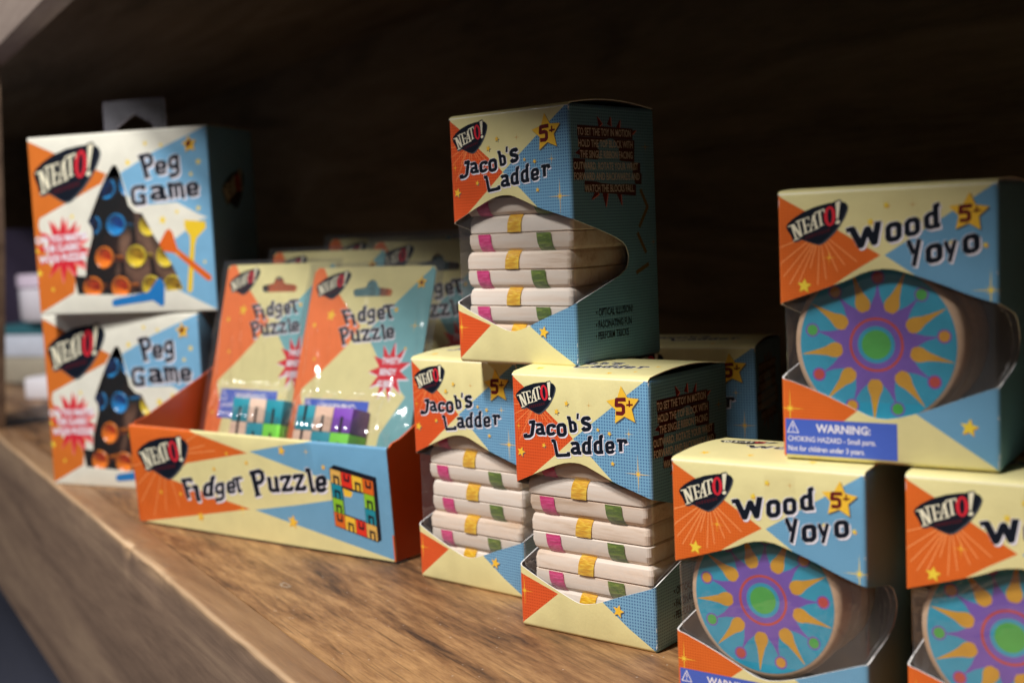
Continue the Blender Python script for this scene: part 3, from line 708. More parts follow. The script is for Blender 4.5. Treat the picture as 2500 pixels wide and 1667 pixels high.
J_PLACES = [  # x, y, z, yaw
    (-.02462, .56812, .11255, -.72902), (-.00106, .52776, 0, -.68914), (-.05095, .61095, 0, -.72845), (.05272, .61987, 0, -.40774)]
J_LABELS = ["orange and blue Jacob's Ladder box stacked on top of two matching boxes", "Jacob's Ladder box standing in front under the stacked one, sharpest of its kind", "Jacob's Ladder box under the stacked one, next to the fidget puzzle tray", "shadowed Jacob's Ladder box at the back with mostly its top and age star showing"]
j0 = make_jacob_box(J_LABELS[0], "Jacob's Ladder boxes")
jboxes = [j0] + [copy_tree(j0) for _ in range(3)]
for o, (x, y, z, t), l in zip(jboxes, J_PLACES, J_LABELS): o.location = (x, y, z); o.rotation_euler = (0, 0, t); o['label'] = l

# --- the wooden ladder toy inside
BL_PROF = [(0.0, .0011), (.0004, .0001), (.0042, 0), (.0066, .0006), (.0079, .0016)]   # height, inset of one half
def half_block(upper):
    L, Dp, T = 61.0e-3, 52e-3, 7.9e-3; verts = []; n = 5; m = 4 * n
    for z, d in BL_PROF:
        r = max(.0024 - d * .3, .0008)
        for cx, cy, a0 in ((L - d - r, Dp - d - r, 0), (d + r, Dp - d - r, 90), (d + r, d + r, 180), (L - d - r, d + r, 270)):
            for k in range(n): a = R(a0 + 90 * k / (n - 1)); verts.append((cx + r * math.cos(a), cy + r * math.sin(a), z if upper else T - z))
    k = len(BL_PROF); faces = [(i * m + j, i * m + (j + 1) % m, (i + 1) * m + (j + 1) % m, (i + 1) * m + j) for i in range(k - 1) for j in range(m)]
    faces += [tuple(range(m))[::-1], tuple(range((k - 1) * m, k * m))]
    if not upper: faces = [f[::-1] for f in faces]
    me = bpy.data.meshes.new('wood_block'); me.from_pydata(verts, [], faces); me.materials.append(MATS['block_wood']); me.shade_smooth(); me.set_sharp_from_angle(angle=R(16)); return me
UP, LOW = half_block(True), half_block(False)
def ribbon_mesh(upper, u0, w, mat):
    T, o = 7.9e-3, .0004
    prof = [(9e-3, T + o), (.0018, T + o), (.0010, .0073 + o * .8), (.0004, .0066 + o * .5), (.0000, .0056 + o * .2), (-o, .0043), (-o * 1.3, .002), (-o, .0002)]
    if not upper: prof = [(y, T - z) for y, z in prof]
    verts, faces = [], []
    for i, (y, z) in enumerate(prof):
        for k in range(5):
            t = k / 4; verts.append((u0 + w * t + (.0012 * (len(prof) - 1 - i) / 7 if upper else .0016 * (len(prof) - 1 - i) / 7), y - .0002 * math.sin(math.pi * t), z))
    for i in range(len(prof) - 1):
        for k in range(4): faces.append((i * 5 + k, i * 5 + k + 1, i * 5 + k + 6, i * 5 + k + 5))
    return verts, faces
def make_ladder(label, group, seed):
    rnd = random.Random(seed)
    root = empty('ladder_toy', (0, 0, 0), 0, label, 'wooden toy', group)
    for k in range(6):
        dx, dy, rz = rnd.uniform(-.0018, .0014), rnd.uniform(-.0005, .0005), rnd.uniform(-.007, .007)
        for up, me in ((0, LOW), (1, UP)):
            o = bpy.data.objects.new('wood_block', me); COL.objects.link(o); o.parent = root
            o.location = (.0046 + dx + up * rnd.uniform(-.0006, .0006), .0044 + dy + up * rnd.uniform(-.0003, .0003), .0008 + k * .0162 + up * .0081); o.rotation_euler = (0, 0, rz)
            for u0, w, m, on in ((.0235, .0080, 'ribbon_yellow', up), (.0075, .0076, 'ribbon_pink', 1 - up), (.0405, .0082, 'ribbon_green', 1 - up)):
                if on:
                    v, f = ribbon_mesh(up, u0 + rnd.uniform(-.0012, .0012), w, m); r = link_mesh('ribbon', v, f, m, root, smooth=60)
                    r.location = o.location; r.rotation_euler = o.rotation_euler
    return root
for i, l in enumerate(["wooden ladder toy with pink, yellow and green ribbons inside the topmost box", "wooden ladder toy with ribbons inside the sharp front Jacob's Ladder box", "wooden ladder toy with ribbons inside the box next to the puzzle tray"]):
    t = make_ladder(l, 'wooden ladder toys in boxes', 11 + i); x, y, z, a = J_PLACES[i]
    t.location = (x, y, z + .0006); t.rotation_euler = (0, 0, a)

# ================================================================== WOOD YOYO boxes
YW, YD, YH, YR = 70.44, 43.9, 89.6, 1.5
fY1 = homography([(1893, 480.6), (2440.4, 449), (1914, 1130), (2442, 1164)], YW, YH, YD, 0)
fY2 = homography([(1636.8, 1112), (2113.8, 1158), (1655.9, 1715.7), (2124, 1815.4)], YW, YH, YD, 0)
Z7, ZE = zoomed(fY1, 1860, 420, 2.0625), zoomed(fY2, 1640, 1140, 3.015)
y_up = [Z7(90, 692), Z7(200, 655), Z7(300, 620), Z7(440, 570), Z7(520, 528), Z7(640, 510), Z7(760, 543), Z7(900, 590), Z7(1050, 648), Z7(1188, 690)]
y_lo = [Z7(97, 1062), Z7(300, 1140), Z7(470, 1222), Z7(560, 1266), Z7(650, 1275), Z7(800, 1240), Z7(1000, 1172), Z7(1195, 1107)]
ys = [(11.5, y_up[-1][1] - 2.5), (23, 47), (27.5, 41), (27.8, 37), (22.4, 31.2)]
yr_ = [(YD + YW + d, z) for d, z in ys]; yl_ = [(YD - d, z) for d, z in ys][::-1]
Y_WIN = list(smooth_poly(y_up + yr_ + y_lo[::-1] + yl_ + [y_up[0]], 1))[:-1]
Y_TITLE = [('W', (464, 390), (692, 368), (440, 234)), ('o', (705, 372), (810, 365), (702, 242)), ('o', (828, 352), (928, 346), (824, 230)), ('d', (952, 326), (1062, 316), (940, 160)),
           ('Y', (850, 560), (942, 552), (838, 385)), ('o', (966, 556), (1075, 548), (962, 428)), ('y', (1085, 560), (1170, 552), (1078, 425)), ('o', (1204, 528), (1314, 520), (1198, 400))]
def make_yoyo_box(label, group):
    root = empty('toy_carton', (0, 0, 0), 0, label, 'toy box', group)
    P = 2 * (YW + YD); D = YD; P0 = YD + YW
    sh = [(rect(0, 0, P, YH), 'cream_card')]
    xo, xb = Z7(598, 446), Z7(618, 446)
    sh.append(([(D - 25, YH), (D, YH - 1.2), Z7(212, 222), xo, Z7(460, 530), Z7(300, 640), (D - 25, 44)], 'orange_fine'))
    sh.append(([(D - 25, 40), Z7(490, 1225), Z7(405, 1290), (D + .8, 1.0), (D - 25, 0)], 'orange_fine'))
    sh.append(([Z7(1188, 70), Z7(940, 235), xb, Z7(770, 545), Z7(1000, 700), (P0, 40), (P0 + YD, 40), (P0 + YD, YH), (P0, YH)], 'blue_fine'))
    sh.append(([Z7(770, 1240), (P0 - .8, .8), (P0 + 2, 0), (P0 + YD, 0), (P0 + YD, 44), (P0, 44)], 'blue_fine'))
    c = ZE(275, 230)
    for q in ((2, 300), (2, 420), (40, 500), (80, 560), (140, 560), (215, 470), (265, 590), (320, 560), (395, 520), (440, 480), (520, 470)):
        sh.append((thin(c, ZE(*q), .32), 'ray_ink'))
    for q, rr, rot in (((212, 602), 2.5, .1), ((1043, 1312), 2.9, .15), ((625, 190), 1.1, .3), ((545, 275), 1.2, .2), ((955, 380), .9, 0), ((1128, 392), 1.0, .4)): sh += star_sh(Z7(*q), rr, rot, 'lemon_ink', .3, 'ochre_ink')
    sh += [(sparkle(Z7(145, 1218), 5.2, 1.3), 'lemon_ink'), (sparkle(Z7(1155, 622), 6.0, 1.1), 'lemon_ink'), (sparkle(ZE(338, 415), 2.8), 'yellow_ink'), (sparkle(ZE(875, 135), 1.6, 1.2), 'ochre_ink')]
    top = [(star((x, y), rr, .4), 'yellow_ink') for x, y, rr in ((9, 9, 2.2), (26, 10, 1.6), (50, 7, 1.8), (60, 30, 1.6))]
    f, ft = carton(root, YW, YD, YH, YR, sh, Y_WIN, top, 'board_white', 1.2)
    lg = logo_shapes(ZE(55, 160), ZE(450, 92), ZE(275, 312)); tl = title(Y_TITLE, ZE, (.55, -.6))
    sheet('logo', root, lg, f, (), .00009); sheet('lettering', root, tl, f, (), .00010)
    sheet('age_badge', root, age_badge(Z7(1045, 228), 6.3, rot=.05), f, (), .00008)
    a = ZE(55, 160); tlog = [([((p[0] - a[0]) * 1.0 + 3.2, (p[1] - a[1]) * .8 + 33) for p in q], m) for q, m in lg]
    b = ZE(480, 385); ttl = [([((p[0] - b[0]) * .9 + 18.5, (p[1] - b[1]) * .75 + 21) for p in q], m) for q, m in tl]
    ln = [((0, YD * i / 10), (YW, YD * i / 10)) for i in range(1, 10)]
    sheet('logo', root, tlog, ft, ln, .00006); sheet('lettering', root, ttl, ft, ln, .00007)
    # warning label
    q0 = Z7(122, 1268); q1 = Z7(686, 1468); x0, x1, yb, yt = q0[0], q1[0], Z7(125, 1443)[1], q0[1]; w, h = x1 - x0, yt - yb
    tr = [(*text_tris('WARNING:', h * .22, x0 + w * .53, yt - h * .23, sx=.95, bold=.03), 'white_ink', .00004),
          (*text_tris('CHOKING HAZARD - Small parts.', h * .15, x0 + w * .02, yt - h * .55, 'LEFT', .80), 'white_ink', .00004),
          (*text_tris('Not for children under 3 years.', h * .15, x0 + w * .02, yt - h * .82, 'LEFT', .80), 'white_ink', .00004)]
    A = np.array([x0 + w * .07, yt - h * .22]); k = h * .16
    ws = [(rect(x0, yb, x1, yt), 'label_blue')] + [(s, 'white_ink') for s in stroke([A + (-k, -k), A + (k, -k), A + (0, k)], k * .16, True)] + [(thin(A + (0, .4 * k), A + (0, -.3 * k), k * .2), 'white_ink'), (circle(A + (0, -.62 * k), k * .12, 8), 'white_ink')]
    sheet('warning_label', root, ws, f, [((x0 + w * i / 8, yb), (x0 + w * i / 8, yt)) for i in range(1, 8)] + [((x0, yb + h * i / 4), (x1, yb + h * i / 4)) for i in range(1, 4)], .00008, tris=tr)
    film(root, YW, YD, YH, YR, None, 28, 24, 66)
    return root
Y_PLACES = [(.09027, .41463, .0910, -.59151), (.05419, .43148, 0, -.62973), (.12243, .38674, 0, -.62970)]
Y_LABELS = ["Wood Yoyo box stacked on top of the two other Wood Yoyo boxes", "lower Wood Yoyo box beside the Jacob's Ladder boxes, its top partly uncovered", "lower Wood Yoyo box cut off by the picture edge, under the stacked one"]
y0 = make_yoyo_box(Y_LABELS[0], 'Wood Yoyo boxes')
for o, (x, y, z, t), l in zip([y0] + [copy_tree(y0) for _ in range(2)], Y_PLACES, Y_LABELS): o.location = (x, y, z); o.rotation_euler = (0, 0, t); o['label'] = l

# --- the yoyos
def make_yoyo(label, group, spin):
    root = empty('wooden_yoyo', (0, 0, 0), 0, label, 'yoyo', group)
    Ro, Rd = 28.0, 25.9
    def lathe(name, prof, mat, n=64):
        verts = [(rr * math.cos(2 * math.pi * k / n) / 1e3, y / 1e3, rr * math.sin(2 * math.pi * k / n) / 1e3) for rr, y in prof for k in range(n)]; m = len(prof)
        faces = [(i * n + k, (i + 1) * n + k, (i + 1) * n + (k + 1) % n, i * n + (k + 1) % n) for i in range(m - 1) for k in range(n)]
        faces += [tuple(range(n)), tuple(range(m * n - 1, (m - 1) * n - 1, -1))]
        return link_mesh(name, verts, faces, mat, root, smooth=35)
    half = [(Rd - .4, 0.0), (Rd + .5, .15), (Ro - .5, .9), (Ro, 2.2), (Ro, 9.5), (Ro - 1.2, 13), (Ro - 4, 14.6), (8, 15.2)]
    lathe('yoyo_half', half, 'yoyo_wood'); lathe('yoyo_half', [(a, 34.5 - b) for a, b in half][::-1], 'yoyo_wood'); lathe('axle', [(4, 15.2), (4, 19.3)], 'yoyo_wood', 24)
    pol = lambda r, a: (r * Rd * math.sin(a), r * Rd * math.cos(a))
    sh = [(circle((0, 0), Rd - .3, 64), 'yoyo_blue')]
    st_ = []
    for k in range(9):
        a = spin + k * 2 * math.pi / 9; h = math.pi / 9
        st_ += [pol(.62, a - .055), pol(.80, a), pol(.62, a + .055), pol(.47, a + h * .62), pol(.455, a + h), pol(.47, a + h * 1.38)]
    sh.append((st_, 'yoyo_purple'))
    for k in range(9):
        a = spin + k * 2 * math.pi / 9; c = pol(.845, a)
        sh += [(circle(c, 2.35, 20), 'yoyo_purple'), (circle(c, 1.8, 20), ('yoyo_orange', 'yoyo_red', 'yoyo_green')[k % 3])]
        b = a + math.pi / 9; dr = [pol(.46, b - .05), pol(.43, b), pol(.46, b + .05)] if 0 else []
        L = [(.44, .10), (.48, .17), (.53, .185), (.58, .16), (.66, .085), (.78, .04), (.97, .004)]
        sh.append(([pol(r, b - w) for r, w in L] + [pol(r, b + w) for r, w in L[::-1]], 'yoyo_yellow'))
    for r_, m in ((.36, 'yoyo_purple'), (.345, 'yoyo_red'), (.31, 'yoyo_purple'), (.235, 'yoyo_blue'), (.185, 'yoyo_green')): sh.append((circle((0, 0), r_ * Rd, 48), m))
    sheet('printed_disc', root, sh, lambda x, z: (Vector((x / 1e3, 0, z / 1e3)), Vector((0, -1, 0))), (), .00006)
    return root
# yoyo centre on the face (mm) and depth
for (x, y, z, t), spin, cz, cu, l in zip(Y_PLACES, (-.66, -1.33, -.96), (38.6, 41.4, 40.0), (31.2, 32.0, 31.0), ("sun patterned wooden yoyo inside the stacked top yoyo box", "sun patterned wooden yoyo inside the lower box next to the ladder boxes", "sun patterned wooden yoyo inside the box cut off by the picture edge")):
    o = make_yoyo(l, 'wooden yoyos in boxes', spin)
    M = Matrix.Translation((x, y, z)) @ Matrix.Rotation(t, 4, 'Z') @ Matrix.Translation((cu / 1e3, .0042, cz / 1e3)); o.matrix_world = M

# ================================================================== PEG GAME boxes
PW, PD, PH, PR = 142.8, 62.0, 124.7, 1.2
fP = homography([(63, 339.6), (517, 307), (100.5, 767), (535.6, 761)], PW, PH, PD, 0)
Z1 = zoomed(fP, 0, 200, 2.614)
P_WIN = [Z1(*q) for q in ((725, 548), (738, 540), (755, 545), (778, 595), (805, 690), (832, 800), (875, 845), (922, 852), (1000, 1000), (1110, 1170), (1185, 1330), (1075, 1340), (1055, 1290), (1030, 1262), (960, 1348), (800, 1362), (505, 1357), (480, 1240), (555, 1245), (560, 1140), (598, 1000), (596, 950), (568, 905), (640, 720), (690, 610))]
def make_peg_box(label, group):
    root = empty('toy_carton', (0, 0, 0), 0, label, 'toy box', group); D = PD; P0 = D + PW; P = 2 * (PW + PD)
    sh = [(rect(0, 0, P, PH), 'white_card'), (rect(P0, 0, P0 + PD, PH), 'blue_plain')]
    sh.append(([(D - 8, PH), (D, PH - 2), Z1(350, 465), Z1(690, 598), Z1(655, 660), Z1(570, 800), Z1(540, 1000), Z1(490, 1250), Z1(482, 1345), (D + .3, 1), (D - 8, 0)], 'orange_plain'))
    sh.append(([Z1(*q) for q in ((650, 662), (255, 882), (248, 930), (275, 1000), (330, 1180), (590, 1080), (600, 960), (570, 905))], 'white_card'))
    sh.append(([Z1(1352, 284), Z1(1000, 455), Z1(780, 592), Z1(830, 740), Z1(920, 800), Z1(1150, 782), Z1(1292, 858), (P0 + .5, 62), (P0 + .5, PH)], 'blue_plain'))
    sh.append(([Z1(1295, 895), Z1(1140, 1010), Z1(1020, 1040), Z1(1120, 1190), Z1(1180, 1335), Z1(1140, 1330), (P0 + .5, .8), (P0 + .5, 64)], 'blue_plain'))
    c = Z1(410, 1075)
    sh += [(star((c[0] + 1.2, c[1] - 1.4), 23.5, .15, .5, 12), 'pink_ink'), (star(c, 23.5, .05, .5, 12), 'red_ink')]
    for q, rr in (((830, 525), 2.6), ((945, 400), 2.0), ((1050, 412), 1.9), ((1295, 520), 2.4), ((1245, 600), 1.9), ((1290, 820), 2.2), ((1055, 895), 3.4), ((1150, 842), 1.9), ((258, 1225), 3.0), ((243, 1085), 2.0), ((465, 870), 2.0), ((1325, 1160), 1.5), ((345, 1325), 1.8)):
        sh.append((star(Z1(*q), rr, .15), 'lemon_ink'))
    tee = lambda pts, m: [([Z1(*q) for q in pts], m)]
    sh += tee([(1195, 895), (1335, 905), (1338, 945), (1275, 1010), (1262, 1060), (1240, 1340), (1225, 1352), (1208, 1340), (1232, 1050), (1232, 1000), (1198, 945)], 'tee_yellow_ink')
    sh += tee([(1075, 962), (1095, 950), (1118, 972), (1148, 1075), (1362, 1245), (1370, 1268), (1352, 1280), (1335, 1275), (1128, 1104), (1028, 1088), (1020, 1062)], 'tee_orange_ink')
    sh.append((sparkle(Z1(1148, 1110), 4, 1.2), 'yellow_ink'))
    f, ft = carton(root, PW, PD, PH, PR, sh, P_WIN, [], 'board_grey', .8, 'white_card', .2)
    sheet('logo', root, logo_shapes(Z1(215, 590), Z1(643, 470), Z1(435, 775)), f, (), .00009)
    tl = title([('P', (925, 635), (1022, 612), (895, 480)), ('e', (1010, 608), (1092, 598), (1005, 518)), ('g', (1102, 628), (1182, 605), (1092, 488)),
                ('G', (852, 808), (962, 795), (842, 678)), ('a', (978, 775), (1088, 762), (970, 678)), ('m', (1095, 765), (1212, 752), (1085, 660)), ('e', (1215, 750), (1302, 738), (1208, 660))], Z1, (1.1, -1.1))
    sheet('lettering', root, tl, f, (), .00010)
    sheet('age_badge', root, age_badge(Z1(1237, 405), 6.0, five=False) + [(circle(Z1(1230, 405), 1.9, 12), 'maroon_ink'), (circle(Z1(1240, 390), 1.4, 10), 'maroon_ink')], f, (), .00008)
    tr = [(*text_tris(t, 4.6, *Z1(*q), sx=.78, bold=.05, rot=.05), 'white_ink', .00004) for t, q in (("CAN YOU MASTER", (395, 1005)), ("THE CLASSIC", (400, 1065)), ("WOOD PUZZLE?", (405, 1128)))]
    sheet('printed_burst', root, [], f, (), .00008, tris=tr)
    sheet('printed_tee', root, tee([(722, 1412), (728, 1392), (750, 1385), (955, 1345), (985, 1310), (1015, 1265), (1040, 1262), (1062, 1300), (1058, 1425), (1040, 1435), (985, 1398), (745, 1432), (728, 1428)], 'tee_blue_ink'), f, (), .00012)
    # dim print on the right side
    sl = logo_shapes((P0 + 16, 82), (P0 + 46, 92), (P0 + 34, 70)); sheet('logo', root, sl, f, (), .00006)
    # clear film behind the opening
    wf = sorted(P_WIN, key=lambda q: q[0]); x0, x1 = wf[0][0] - D - 3, wf[-1][0] - D + 3
    link_mesh('window_film', [((x0 + (x1 - x0) * i / 12) / 1e3, (1.0 + .15 * noise.noise(Vector((i * .7, j * .9, 2)))) / 1e3, (6 + 88 * j / 8) / 1e3) for j in range(9) for i in range(13)], [(j * 13 + i, j * 13 + i + 1, j * 13 + i + 14, j * 13 + i + 13) for j in range(8) for i in range(12)], 'window_film', root, smooth=60)
    # clear hanger tab
    hq = lambda p, y: (p[0] / 1e3, y, p[1] / 1e3)
    sheet('hanger_tab', root, [([(48, PH - 9), (98, PH - 9), (98, PH + 22.5), (97, PH + 23.5), (49, PH + 23.5), (48, PH + 22.5)], 'hanger_film'), ([(58, PH - .5), (58, PH + 4), (60, PH + 6), (73, PH + 14), (86, PH + 7), (88, PH + 4), (88, PH - .5)], None)],
          lambda x, z: (Vector((x / 1e3, .0230, z / 1e3)), Vector((0, -1, 0))), (), 0, .0005, 'hanger_film', 'lilac_band')
    return root
P_PLACES = [(-.33501, .88051, .12585, -.300), (-.34257, .90200, 0, -.44)]
P_LABELS = ["Peg Game box stacked on top of the other one, with its clear hanger tab up", "lower Peg Game box standing partly behind the fidget puzzle tray"]
p0 = make_peg_box(P_LABELS[0], 'Peg Game boxes')
for o, (x, y, z, t), l in zip([p0, copy_tree(p0)], P_PLACES, P_LABELS): o.location = (x, y, z); o.rotation_euler = (0, 0, t); o['label'] = l
for ch in list(COL.objects):
    if ch.parent and ch.parent.get('label') == P_LABELS[1] and ch.name.startswith('hanger_tab'): ch.rotation_euler = (R(-88), 0, 0); ch.location = (0, .0230 - .1247, .0012 + .1247 - .0230 + .0010) if 0 else (0, 0, 0); bpy.data.objects.remove(ch)

# --- peg puzzle inside
def tee_mesh():
    n = 20; prof = [(0.4, 6.5), (2.2, 5.0), (4.0, .8), (6.0, -2.6), (7.2, -3.4), (7.9, -2.6), (7.4, -1.0), (4.4, 3.0), (2.6, 6.0), (2.2, 8), (2.0, 19)]
    verts = [(r * math.cos(2 * math.pi * k / n) / 1e3, y / 1e3, r * math.sin(2 * math.pi * k / n) / 1e3) for r, y in prof for k in range(n)]; m = len(prof)
    faces = [(i * n + k, (i + 1) * n + k, (i + 1) * n + (k + 1) % n, i * n + (k + 1) % n) for i in range(m - 1) for k in range(n)] + [tuple(range(n)), tuple(range(m * n - 1, (m - 1) * n - 1, -1))]
    return verts, faces
def make_peg_puzzle(label, group):
    root = empty('peg_puzzle', (0, 0, 0), 0, label, 'puzzle', group)
    bq = [(14, 6), (130, 6), (75, 100), (69, 100)]
    sheet('peg_board', root, [(bq, 'peg_board')], lambda x, z: (Vector((x / 1e3, .0230, z / 1e3)), Vector((0, -1, 0))), (), 0, .012, 'peg_board', 'peg_board')
    tv, tf_ = tee_mesh(); meshes = {}
    for c in ('tee_blue', 'tee_yellow', 'tee_orange'):
        me = bpy.data.meshes.new('peg'); me.from_pydata(tv, [], tf_); me.materials.append(MATS[c]); me.shade_smooth(); me.set_sharp_from_angle(angle=R(50)); meshes[c] = me
    for q, c in (((676, 690), 'tee_blue'), ((822, 672), 'tee_blue'), ((578, 925), 'tee_blue'), ((738, 925), 'tee_blue'), ((952, 928), 'tee_yellow'), ((662, 1132), 'tee_orange'), ((868, 1125), 'tee_yellow'), ((1062, 1125), 'tee_yellow'), ((588, 1318), 'tee_orange'), ((768, 1318), 'tee_orange'), ((968, 1312), 'tee_yellow'), ((1108, 1312), 'tee_yellow')):
        x, z = Z1(*q); o = bpy.data.objects.new('peg', meshes[c]); COL.objects.link(o); o.parent = root
        o.location = ((x - PD - 1.2) / 1e3, .0066, z / 1e3); o.rotation_euler = (R(random.uniform(-4, 4)), 0, R(random.uniform(-4, 4)))
    return root
for (x, y, z, t), l in zip(P_PLACES, ("wooden peg puzzle with coloured pegs inside the upper Peg Game box", "wooden peg puzzle with coloured pegs inside the lower Peg Game box")):
    o = make_peg_puzzle(l, 'peg puzzles in boxes'); o.location = (x, y, z); o.rotation_euler = (0, 0, t)

# ================================================================== FIDGET PUZZLE display tray
TW, TD, TH = 212.2, 118.0, 61.1
TX, TY, TT = -.23689, .7607, -.63015
tray = empty('display_tray', (TX, TY, 0), TT, "orange open Fidget Puzzle counter display tray holding bagged cards", 'display tray')
fT = homography([(313, 1042.4), (943, 1099), (343.6, 1275), (966.2, 1374.5)], TW, TH, 0, -.9)
Z4 = zoomed(fT, 300, 960, 3.095)
lean = .0602
def tray_front(x, z):
    b = 1.2 * math.sin(math.pi * min(max(x / TW, 0), 1)) * min(max(z / TH, 0), 1); r = 1.4
    y = -lean * z - b * .5; nz, ny = 0.0, -1.0; zz = z
    e = z - (TH - r)
    if e > 0: ph = min(e / r, 1.6) * math.pi / 2; y += r * (1 - math.cos(ph)); zz = TH - r + r * math.sin(ph); ny, nz = -math.cos(ph), math.sin(ph)
    return Vector((x / 1e3, y / 1e3, (zz + 1.5) / 1e3)), Vector((0, ny, nz))
sh = [(rect(0, 0, TW, TH + .8), 'cream_card')]
oc = 'orange_fine'
sh.append(([(0, TH + .8), Z4(490, 268), Z4(500, 292), Z4(945, 458), Z4(480, 535), Z4(360, 655), Z4(800, 822), Z4(965, 878), Z4(560, 925), Z4(150, 972), (0, 1.0)], oc))
sh.append(([Z4(960, 446), Z4(1200, 402), Z4(1420, 372), (TW * .75, TH + .8), (TW, TH + .8), (TW, .6), Z4(1000, 884), Z4(1300, 850), Z4(1600, 808), Z4(1570, 662), Z4(1300, 575)], 'blue_fine'))
sh += [(thin(Z4(310, 480), Z4(*q), .5), 'ray_ink') for q in ((70, 560), (110, 700), (140, 830), (240, 930), (330, 900), (430, 860), (620, 400), (700, 440), (560, 320))]
for q, rr in (((1200, 437), 3.0), ((1515, 562), 1.6), ((590, 935), 3.1), ((1285, 972), 4.2), ((785, 460), 1.3), ((935, 530), 1.5), ((690, 577), 1.5), ((290, 750), 1.5), ((437, 765), 1.5)): sh += star_sh(Z4(*q), rr, .2, 'yellow_ink', .4, 'ochre_ink')
sh += [(sparkle(Z4(1385, 447), 3.6), 'yellow_ink'), (sparkle(Z4(905, 880), 5.0), 'yellow_ink')]
tl_lines = [((TW * i / 8, 0), (TW * i / 8, TH)) for i in range(1, 8)] + [((0, z), (TW, z)) for z in (TH * .3, TH * .6, TH - 1.4, TH - .9, TH - .4, TH, TH + .4)]
sheet('front_panel', tray, sh, tray_front, tl_lines, 0, .0009, 'tray_orange')
sheet('logo', tray, logo_shapes(Z4(108, 455), Z4(487, 405), Z4(348, 650)), tray_front, (), .00010)
T_TITLE = [('F', (468, 808), (560, 795), (438, 655)), ('i', (538, 825), (598, 815), (522, 705)), ('d', (602, 792), (692, 780), (612, 640)), ('g', (700, 825), (782, 805), (694, 690)), ('e', (790, 765), (862, 757), (784, 672)), ('t', (850, 762), (918, 750), (832, 645)),
           ('P', (985, 792), (1098, 765), (955, 598)), ('u', (1098, 755), (1192, 748), (1090, 640)), ('z', (1198, 750), (1292, 742), (1190, 628)), ('z', (1298, 742), (1390, 736), (1288, 618)), ('l', (1398, 758), (1460, 750), (1374, 578)), ('e', (1460, 756), (1548, 745), (1454, 632))]
sheet('lettering', tray, title(T_TITLE, Z4, (.9, -1.0)), tray_front, (), .00012)
# printed picture of the ring puzzle
def bil(u, v):
    a, b, c, d = (np.array(q, float) for q in ((1565, 570), (1890, 668), (1605, 1000), (1925, 1120))); return Z4(*((a * (1 - u) + b * u) * (1 - v) + (c * (1 - u) + d * u) * v))
ps = [([Z4(*q) for q in ((1562, 572), (1598, 545), (1915, 640), (1952, 1108), (1922, 1124), (1604, 1002))], 'navy_ink')]
ps.append(([bil(.27, .30), bil(.75, .27), bil(.75, .73), bil(.27, .73)], 'blue_fine'))
ps.append(([bil(.27, .28), bil(.50, .30), bil(.45, .40), bil(.29, .42)], 'yellow_ink'))
cells = {(0, 0): 'tan_ink', (1, 0): 'scarlet_ink', (2, 0): 'yellow_ink', (3, 0): 'tee_orange_ink', (0, 1): 'teal_ink', (3, 1): 'green_ink', (0, 2): 'green_ink', (3, 2): 'teal_ink', (0, 3): 'tee_orange_ink', (1, 3): 'yellow_ink', (2, 3): 'scarlet_ink', (3, 3): 'tan_ink'}
for (i, j), m in cells.items():
    B = lambda u, v: bil((i + u) / 4, (j + v) / 4); ps.append(([B(.02, .02), B(.98, .02), B(.98, .98), B(.02, .98)], m))
    if (i + j) % 2 and j in (0, 3): mk = [[B(.25, .10), B(.40, .10), B(.40, .50), B(.25, .50)], [B(.25, .42), B(.75, .42), B(.75, .60), B(.25, .60)], [B(.65, .10), B(.80, .10), B(.80, .55), B(.65, .55)]]
    else: mk = [[B(.25, .45), B(.42, .45), B(.42, .98), B(.25, .98)], [B(.25, .40), B(.80, .40), B(.80, .58), B(.25, .58)], [B(.65, .45), B(.82, .45), B(.82, .98), B(.65, .98)]]
    ps += [(q, 'navy_ink') for q in mk]
sheet('printed_puzzle', tray, ps, tray_front, (), .00011)
# side walls rise towards the back
def side_map(x, sgn): return lambda y, z: (Vector((x / 1e3 , y / 1e3, (z + 1.5) / 1e3)), Vector((sgn, 0, 0)))
prof_l = [(-lean * 2, 0), (TD, 0), (TD, 104), (88, 103), (64, 88), (8, 64), (1.5, 62.5), (0.5 - lean * TH, 59)]
prof_r = [(TD - y, z) for y, z in prof_l]
sheet('side_panel', tray, [([(TD - y, z) for y, z in prof_l], 'tray_orange')], lambda q, z: side_map(0, -1)(TD - q, z), (), 0, .0011, 'tray_orange', 'tray_orange')
sheet('side_panel', tray, [(prof_l, 'tray_orange')], side_map(TW, 1), (), 0, .0011, 'tray_orange', 'tray_orange')
sheet('back_panel', tray, [(rect(1.2, 0, TW - 1.2, 104), 'tray_orange')], lambda x, z: (Vector((x / 1e3, (TD - .2) / 1e3, (z + 1.5) / 1e3)), Vector((0, -1, 0))), (), 0, .001, 'tray_orange')
sheet('bottom_panel', tray, [(rect(1.2, 13, TW - 1.2, TD - 1.4), 'board_grey')], lambda x, y: (Vector((x / 1e3, y / 1e3, .0025)), Vector((0, 0, 1))), (), 0, .0023)

